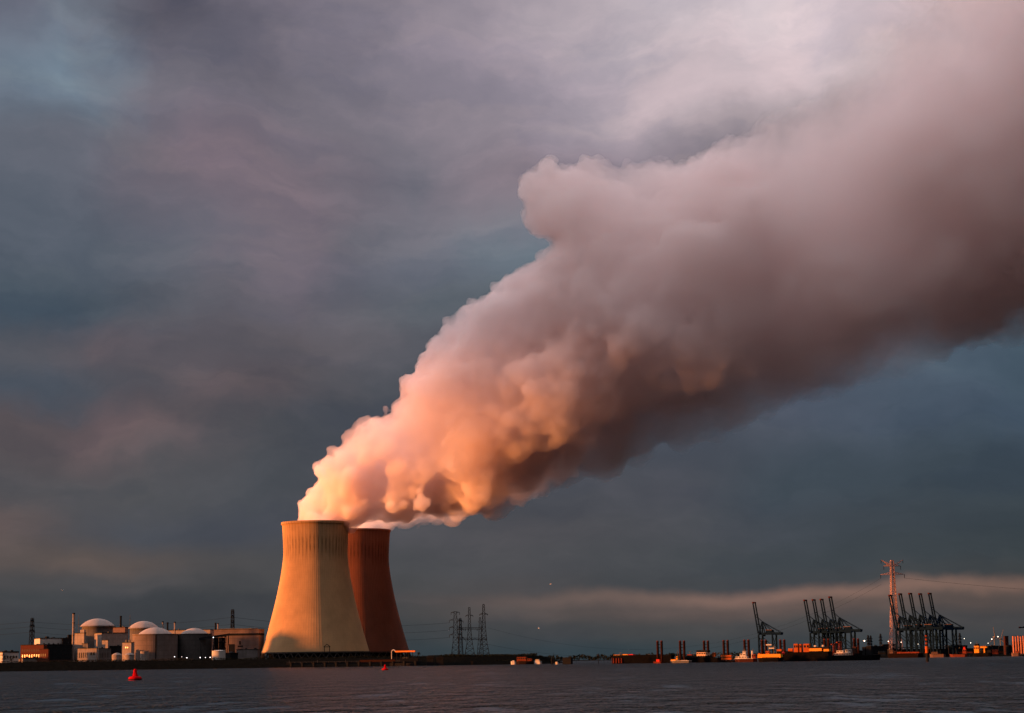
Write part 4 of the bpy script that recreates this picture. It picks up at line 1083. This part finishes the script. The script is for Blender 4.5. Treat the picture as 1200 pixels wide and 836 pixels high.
V = vessel('cabin_ship', 'dark ship with pale sunlit superstructure at the right end of the moored row', 969, 1026, 769.0, 1895, 10, hullb,
       [('deckhouse', 976, 995, 765.6, 769, .8, mat('sun_white', (.5, .37, .3), .5)), ('cabin', 979, 986, 762.6, 765.6, .6, white), ('wheelhouse', 988.5, 994.8, 761.6, 765.6, .6, white), ('container', 1007.2, 1010.5, 758.4, 769, .8, darkc), ('container', 1011.2, 1016.8, 757.6, 769, .8, darkc), ('hatch', 998, 1006.8, 766, 769, .8, hullb), ('cabin', 996.6, 1000.6, 758, 766.4, .5, mat('brown_paint', (.05, .022, .017), .7))], bow='R', cat='ship')
def lattice_mast(px, yt, D, w_, m, label):
    p = at(px, 765, D); h = Z(px, yt, D); e = empty('lattice_mast', (p.x, D, 0), R(20), label, 'mast'); n = 8
    for k in ((-1, -1), (1, -1), (1, 1), (-1, 1)):
        q = MB(); q.bar((k[0] * w_, k[1] * w_, -1), (k[0] * w_ * .7, k[1] * w_ * .7, h), .35); q.build('leg', m, e)
    q = MB()
    for i in range(n):
        z0, z1 = h * i / n, h * (i + 1) / n; s_ = 1 if i % 2 else -1
        for y in (-w_ * .85, w_ * .85): q.bar((-s_ * w_ * .85, y, z0), (s_ * w_ * .85, y, z1), .3)
    q.build('bracing', m, e)
    q = MB(); q.box(-w_ - 2, w_ + 1, -w_, w_, h * .93, h * .93 + .9); q.build('platform', m, e)
lattice_mast(984.4, 752.0, 1925, 1.3, rst, 'reddish lattice mast rising behind the pale superstructure'); lattice_mast(977.6, 754.5, 1930, 1.0, rst, 'slimmer reddish mast left of the lattice mast behind the pale superstructure')

# small things in the open water between the plant and the vessels
vessel('orange_workboat', 'rust orange workboat at the tip of the dark bank', 603.5, 623, 775.4, 2240, 7, mat('boat_dark', (.015, .01, .009), .6), [('deckhouse', 605, 616, 770.2, 775.4, .7, mat('dull_orange', (.12, .03, .015), .7)), ('cabin', 617, 622, 772, 775.4, .6, mat('dull_orange', (.16, .04, .015), .7))])
vessel('white_dinghy', 'small white boat left of the rust orange workboat', 598, 603.6, 775.8, 2230, 3, white, [('cabin', 600, 602, 774.3, 775.9, .5, white)])
vessel('white_motorboat', 'low white motorboat right of the rust orange workboat', 625, 633.5, 775.4, 2235, 4, white, [('cabin', 627, 631, 773.0, 775.5, .6, white)])
def post_marker(px, yt, D, label, topmark=False, w_=.55, name='channel_marker', box=None):
    p = at(px, 765, D); h = Z(px, yt, D); e = empty(name, (p.x, D, 0), 0, label, 'marker')
    q = MB(); q.cyl((0, 0, -2), (0, 0, h - (2.4 if topmark else 0)), w_, w_ * .7, 10); q.build('post', darkc, e)
    if topmark: q = MB(); q.lathe([(1.5, h - 2.4), (0, h)], 12); q.build('topmark', darkc, e)
    else: q = MB(); q.lathe([(w_ * 1.6, h * .6), (w_ * 1.6, h * .6 + .5)], 12); q.build('collar', darkc, e)
post_marker(701.2, 765.9, 1900, 'thin dark marker post with a cone on top, alone in open water', True, .3)
post_marker(646.8, 771.0, 1980, 'stout dark pile right of the tip of the bank', False, 1.0)
post_marker(649.0, 765.0, 2050, 'very thin pole behind the stout dark pile', False, .18)
vessel('dark_pontoon', 'square dark pontoon alone in the open water right of the bank tip', 659, 668.6, 771.4, 1950, 6, darkc, [('locker', 661, 664, 770.6, 771.6, .6, darkc)], bow='N', cat='pontoon')
vessel('skiff', 'tiny pale skiff beside the stout dark pile', 650.5, 653.6, 776.6, 1960, 2, white, [('cabin', 651.5, 652.8, 775.8, 776.7, .5, white)])

# red buoys
redb = mat('buoy_red', (.42, .006, .010), .35, var=.08)
def make_buoy():
    e = empty('red_buoy', (0, 0, 0), 0, '', 'buoy')
    q = MB(); q.lathe([(1.5, -.6), (1.95, -.1), (1.95, .75), (1.6, 1.05), (.8, 1.2)], 28); q.build('float', redb, e)
    q = MB(); q.lathe([(.78, 1.203), (.62, 1.9), (.55, 2.3)], 20); tw = q.build('tower', redb, e)
    q = MB()
    for i in range(4):
        a = i * math.pi / 2 + .4; q.bar((.9 * math.cos(a), .9 * math.sin(a), 1.1), (.5 * math.cos(a), .5 * math.sin(a), 2.35), .1)
    q.build('cage', redb, e)
    q = MB(); q.lathe([(.5, 2.303), (.55, 2.5), (.5, 3.0), (.3, 3.3), (0, 3.4)], 20); q.build('topmark', redb, e)
    q = MB(); q.lathe([(1.98, .1), (2.05, .16), (2.05, .34), (1.98, .4)], 28, cap=False); q.build('rubbing_strip', darkc, e)
    return e
b0 = make_buoy(); p = at(158.3, 790, 600); b0.location = (p.x, 600, 0); b0['label'] = 'bigger red buoy in the near water at the left'
b1 = copy_tree(b0); p = at(451.3, 784, 1110); b1.location = (p.x, 1110, 0); b1.scale = (.92,) * 3; b1['label'] = 'smaller, more distant red buoy in front of the farther cooling tower'

# striped day mark
def daymark():
    D = 1260; p = at(1086.6, 770, D); e = empty('daymark_pole', (p.x, D, 0), 0, 'thick pole with red and pale bands on top, standing in the water before the cranes', 'daymark')
    zz = [Z(1086, y, D) for y in (775, 765.5, 757.5, 755.3, 753, 750.8, 748.6, 746.4, 744.5)]
    q = MB(); q.cyl((0, 0, -2), (0, 0, zz[2]), .95, n=16); q.build('post', darkc, e)
    q = MB(); q.cyl((0, 0, zz[1]), (0, 0, zz[2] + .002), 1.05, n=16); q.build('band', org, e)
    for i in range(2, 8):
        q = MB(); q.cyl((0, 0, zz[i] + .004), (0, 0, zz[i + 1]), .85, n=16); q.build('band', (rst if i % 2 else darkc), e)
daymark()

# ------------------------------------------------------------------ right harbour
hb = mat('harbour_dark', (.010, .0105, .013), .9, var=.4, scale=.05)
def hblock(xl, xc, xr, yt, D, phi, m, label, name='warehouse', cat='building', win=0):
    b = Block(name, label, cat, xl, xc, xr, yt, D, phi, m, base=4.0, parapet=.8)
    if win: b.windows('R', .05, .95, .3, .6, win, .6)
    return b
hblock(955, 958, 1012, 763.5, 3650, 12, hb, 'long low dark warehouse behind the right part of the moored ships', win=6)
hblock(1016, 1020, 1040, 757.8, 3620, 15, hb, 'dark warehouse left of the giant pylon', win=5)
hblock(1034, 1036, 1052, 755.6, 3900, 20, hb, 'tall dark shed right behind the foot of the giant pylon', win=3)
hblock(1108, 1112, 1134, 757.0, 3700, 15, hb, 'dark warehouse right of the row of five cranes', win=5)
hblock(1120, 1122, 1145, 760.5, 3600, 12, hb, 'low dark shed left of the orange lit ship', win=4)
hblock(1150, 1154, 1180, 757.5, 3650, 15, hb, 'dark warehouse between the orange lit ship and the dark square tower', win=6)
hblock(1176.8, 1178.5, 1182.6, 746.0, 3400, 40, mat('dark_brown_wall', (.05, .018, .016), .8), 'dark square tower left of the glowing silos', 'square_tower', 'tower', 0)
hblock(1176, 1182, 1215, 757.4, 3390, 12, hb, 'low dark hall under the glowing silos', win=5)
hblock(1040, 1046, 1110, 761.5, 3640, 8, hb, 'long low dark quay building under the row of five cranes', win=9)
cont_cols = [rst, hb, darkc, mat('container_blue', (.01, .018, .03), .7), mat('container_brown', (.035, .016, .012), .7)]
rnd = random.Random(21)
k_ = 0
for grp, (xa, xb, D, label) in enumerate([(1024, 1044, 3580, 'shipping container stacked on the quay left of the giant pylon'), (1052, 1108, 3570, 'shipping container stacked on the quay under the row of five cranes'), (1126, 1140, 3570, 'shipping container stacked on the quay left of the orange lit ship'), (1156, 1178, 3560, 'shipping container stacked on the quay left of the dark square tower')]):
    me = {}
    x = xa
    while x < xb:
        for lv in range(rnd.choice((1, 2, 3))):
            mi = rnd.randrange(5)
            if mi not in me:
                q = MB(); q.box(-6.1, 6.1, -1.2, 1.2, 0, 2.6); o = q.build('shipping_container', cont_cols[mi]); me[mi] = o.data
            else: o = bpy.data.objects.new('shipping_container', me[mi]); COL.objects.link(o)
            p = at(x, 765, D); o.location = (p.x, D, 4.02 + lv * 2.62); tag(o, label, 'container', label.replace('shipping container', 'containers'))
        x += 9.6
def silos():
    p = at(1186.5, 760, 3330); e = empty('silo_battery', (p.x, 3330, 4), R(-6), 'row of tall silos glowing in bright stripes at the right edge', 'silos')
    h = Z(1187, 745.6, 3330) - 4
    sm = mat('silo_metal', (.40, .17, .12), .7, var=.1)
    for i in range(9):
        q = MB(); q.cyl((2 + i * 4.1, 0, -1), (2 + i * 4.1, 0, h - .8 * (i % 2)), 1.6, n=18); s_ = q.build('silo', sm, e)
        q = MB(); q.cyl((2 + i * 4.1, 0, h - .8 * (i % 2) + .003), (2 + i * 4.1, 0, h + .6), 1.7, .5, n=18); q.build('cone_roof', darkc, s_)
    q = MB(); q.box(0, 37, 1.8, 6, -1, h * .7); q.build('rear_wall', hb, e)
silos()
vessel('orange_ship', 'ship with tall glowing orange bridge beyond the water on the right', 1139, 1158, 765.6, 3380, 12, hullb, [('deckhouse', 1141.2, 1146, 757.2, 766, .7, yel), ('wheelhouse', 1141.8, 1145.6, 754.6, 757.2, .6, darkc), ('cabin', 1147.6, 1154, 757.6, 759.6, .7, yel, 'float'), ('funnel', 1150.2, 1152.2, 759.6, 765.6, .5, yel), ('hatch', 1154, 1158, 762, 766, .7, hb)], [(1143.6, 751.5, .4)], cat='ship', yaw=-30)
vessel('pink_boat', 'dull pinkish motorboat right of the banded pole', 1089, 1106, 767.2, 3300, 8, mat('pinkish_paint', (.11, .07, .065), .6), [('deckhouse', 1091, 1098, 764.2, 766.4, .6, mat('pinkish_paint', (.11, .07, .065), .6))])
vessel('sunlit_barge', 'low sunlit barge with red cabins left of the orange lit ship', 1112, 1131, 767.4, 3330, 9, mat('salmon_paint', (.12, .035, .025), .6), [('deckhouse', 1126.5, 1130.5, 761.2, 766.2, .7, rst), ('cabin', 1127.5, 1129.5, 758.6, 761.2, .6, red)], cat='barge')
vessel('far_boat', 'dull pink boat near the right edge below the silos', 1185, 1194, 765.8, 3320, 7, mat('pinkish_paint', (.11, .07, .065), .6), [('cabin', 1190, 1193, 763.2, 766, .6, rst)])
vessel('moored_coaster', 'dull low coaster moored under the left cranes of the row of five', 1040, 1078, 766.6, 3340, 11, mat('dull_pink_hull', (.012, .008, .008), .7), [('deckhouse', 1042, 1046, 761.8, 766, .7, mat('pinkish_paint', (.11, .07, .065), .6)), ('hatch', 1050, 1074, 764.4, 766, .7, rst)], bow='R', cat='ship')
warm = mat('harbour_lamp_light', (1, 1, 1), .5, emit=((1.0, .86, .68), 1.4))
for px, py, s_, lb in ((1013, 751.2, 1.5, 'brightest harbour lamp, between the two rows of cranes'), (1041, 751.8, 1.0, 'harbour lamp just left of the giant pylon'), (1056, 752.8, .9, 'harbour lamp seen through the leftmost cranes of the row of five'),
                       (1075.8, 755.0, .8, 'dim harbour lamp under the middle of the row of five cranes'), (1130, 748.6, .8, 'harbour lamp right of the small distant pylon'), (1137.5, 753.6, 1.0, 'harbour lamp above the red cabins'),
                       (1158, 754.0, .8, 'harbour lamp right of the orange lit ship'), (1162.3, 749.2, 1.2, 'left lamp of the pair beside the wind turbines'), (1169.5, 746.4, 1.1, 'right lamp of the pair beside the wind turbines')):
    lamp(px, py, 3560, lb, base=4, size=s_ * .75, m=warm, name='floodlight_mast', group='lit floodlight masts in the harbour')
def turbine(px, yhub, D, label, rot):
    p = at(px, 765, D); h = Z(px, yhub, D) - 4; e = empty('wind_turbine', (p.x, D, 4), R(25), label, 'wind turbine', 'distant wind turbines')
    q = MB(); q.cyl((0, 0, -1), (0, 0, h), 2.2, 1.4, 12); q.build('tower', conc2, e)
    q = MB(); q.box(-2, 2, -4, 5, h - 1.8, h + 1.8); q.build('nacelle', conc2, e)
    for i in range(3):
        a = R(rot + 120 * i); q = MB(); q.bar((0, -4.5, h), (34 * math.cos(a), -4.5, h + 34 * math.sin(a)), 2.4, .8); q.build('blade', conc2, e)
turbine(1166, 746.5, 6800, 'distant wind turbine between the two bright lamps', 100); turbine(1173, 748.5, 6900, 'distant wind turbine just right of the pair of bright lamps', 70)

# trees
def tree(px, ytop, D, base, label, seed, wr=.42):
    rnd = random.Random(seed); p = at(px, 765, D); H = Z(px, ytop, D) - base
    e = empty('tree', (p.x, D, base), 0, label, 'tree')
    q = MB(); q.cyl((0, 0, -.5), (0, 0, H * .5), H * .03, H * .015, 7)
    for i in range(6):
        a = rnd.uniform(0, 6.28); q.cyl((0, 0, H * (.25 + .04 * i)), (H * .25 * math.cos(a), H * .25 * math.sin(a), H * (.5 + .05 * i)), H * .012, H * .005, 5)
    q.build('trunk', mat('bark', (.06, .05, .04), 1), e)
    V_, F_ = [], []
    cl = [(Vector((rnd.gauss(0, H * wr * .4), rnd.gauss(0, H * wr * .4), H * rnd.uniform(.35, .85))), H * rnd.uniform(.12, .2)) for _ in range(14)]
    for _ in range(700):
        c, r = rnd.choice(cl); d = Vector((rnd.gauss(0, 1), rnd.gauss(0, 1), rnd.gauss(0, 1))).normalized() * r * rnd.random() ** .4
        k = len(V_)
        for j in range(3): V_.append((c + d + Vector((rnd.uniform(-1, 1), rnd.uniform(-1, 1), rnd.uniform(-1, 1))) * H * .04)[:])
        F_.append((k, k + 1, k + 2))
    me = bpy.data.meshes.new('crown'); me.from_pydata(V_, [], F_); me.materials.append(foliage); o = bpy.data.objects.new('crown', me); COL.objects.link(o); o.parent = e
for i, (px, yt, D, b_, lb) in enumerate([(5, 765.5, 2360, GZ, 'dark tree in front of the low white building at the left edge'), (14, 767.5, 2350, GZ, 'smaller dark tree between the low white building and the brick building'),
        (43.5, 769, 2340, GZ, 'dark bushy tree in front of the brick annex'), (490.5, 763.6, 2420, GZ, 'dark round tree right of the orange pipe bridge'), (530, 766.0, 2410, GZ, 'low dark tree at the foot of the leftmost clustered pylon'),
        (620, 769.5, 2900, GZ, 'small dark tree near the sloping right end of the bank'), (1024, 755.5, 3640, 4, 'dark tree standing above the warehouse left of the giant pylon'), (1117, 755, 3720, 4, 'dark tree right of the row of five cranes')]):
    tree(px, yt, D, b_, lb, 40 + i)

# gulls
gw = mat('gull_white', (.85, .83, .8), .7)
def gull(px, py, D, label, s_, rz):
    e = empty('gull', at(px, py, D), R(rz), label, 'gull')
    q = MB(); q.lathe([(0, -1.0), (.22, -.55), (.3, 0), (.2, .5), (.14, .75), (0, .95)], 10, cap=False)
    b = q.build('body', gw, e); b.rotation_euler = (R(90), 0, 0); b.scale = (s_,) * 3
    for sd in (-1, 1):
        q = MB(); A1, A2, A3 = Vector((0, -.1, .1)), Vector((sd * .9, -.05, .5)), Vector((sd * 2.0, .35, .25)); q.bar(A1, A2, .28, .22); q.bar(A2, A3, .22, .05)
        w_ = q.build('wing', gw, e); w_.scale = (s_,) * 3
gull(73, 692, 900, 'tiny pale gull low in the sky at the left', .32, 20); gull(645, 685, 800, 'tiny pale gull in the sky right of the far cooling tower', .32, -50); gull(631.5, 736.5, 1100, 'tiny pale gull right of the clustered pylons', .5, 70)
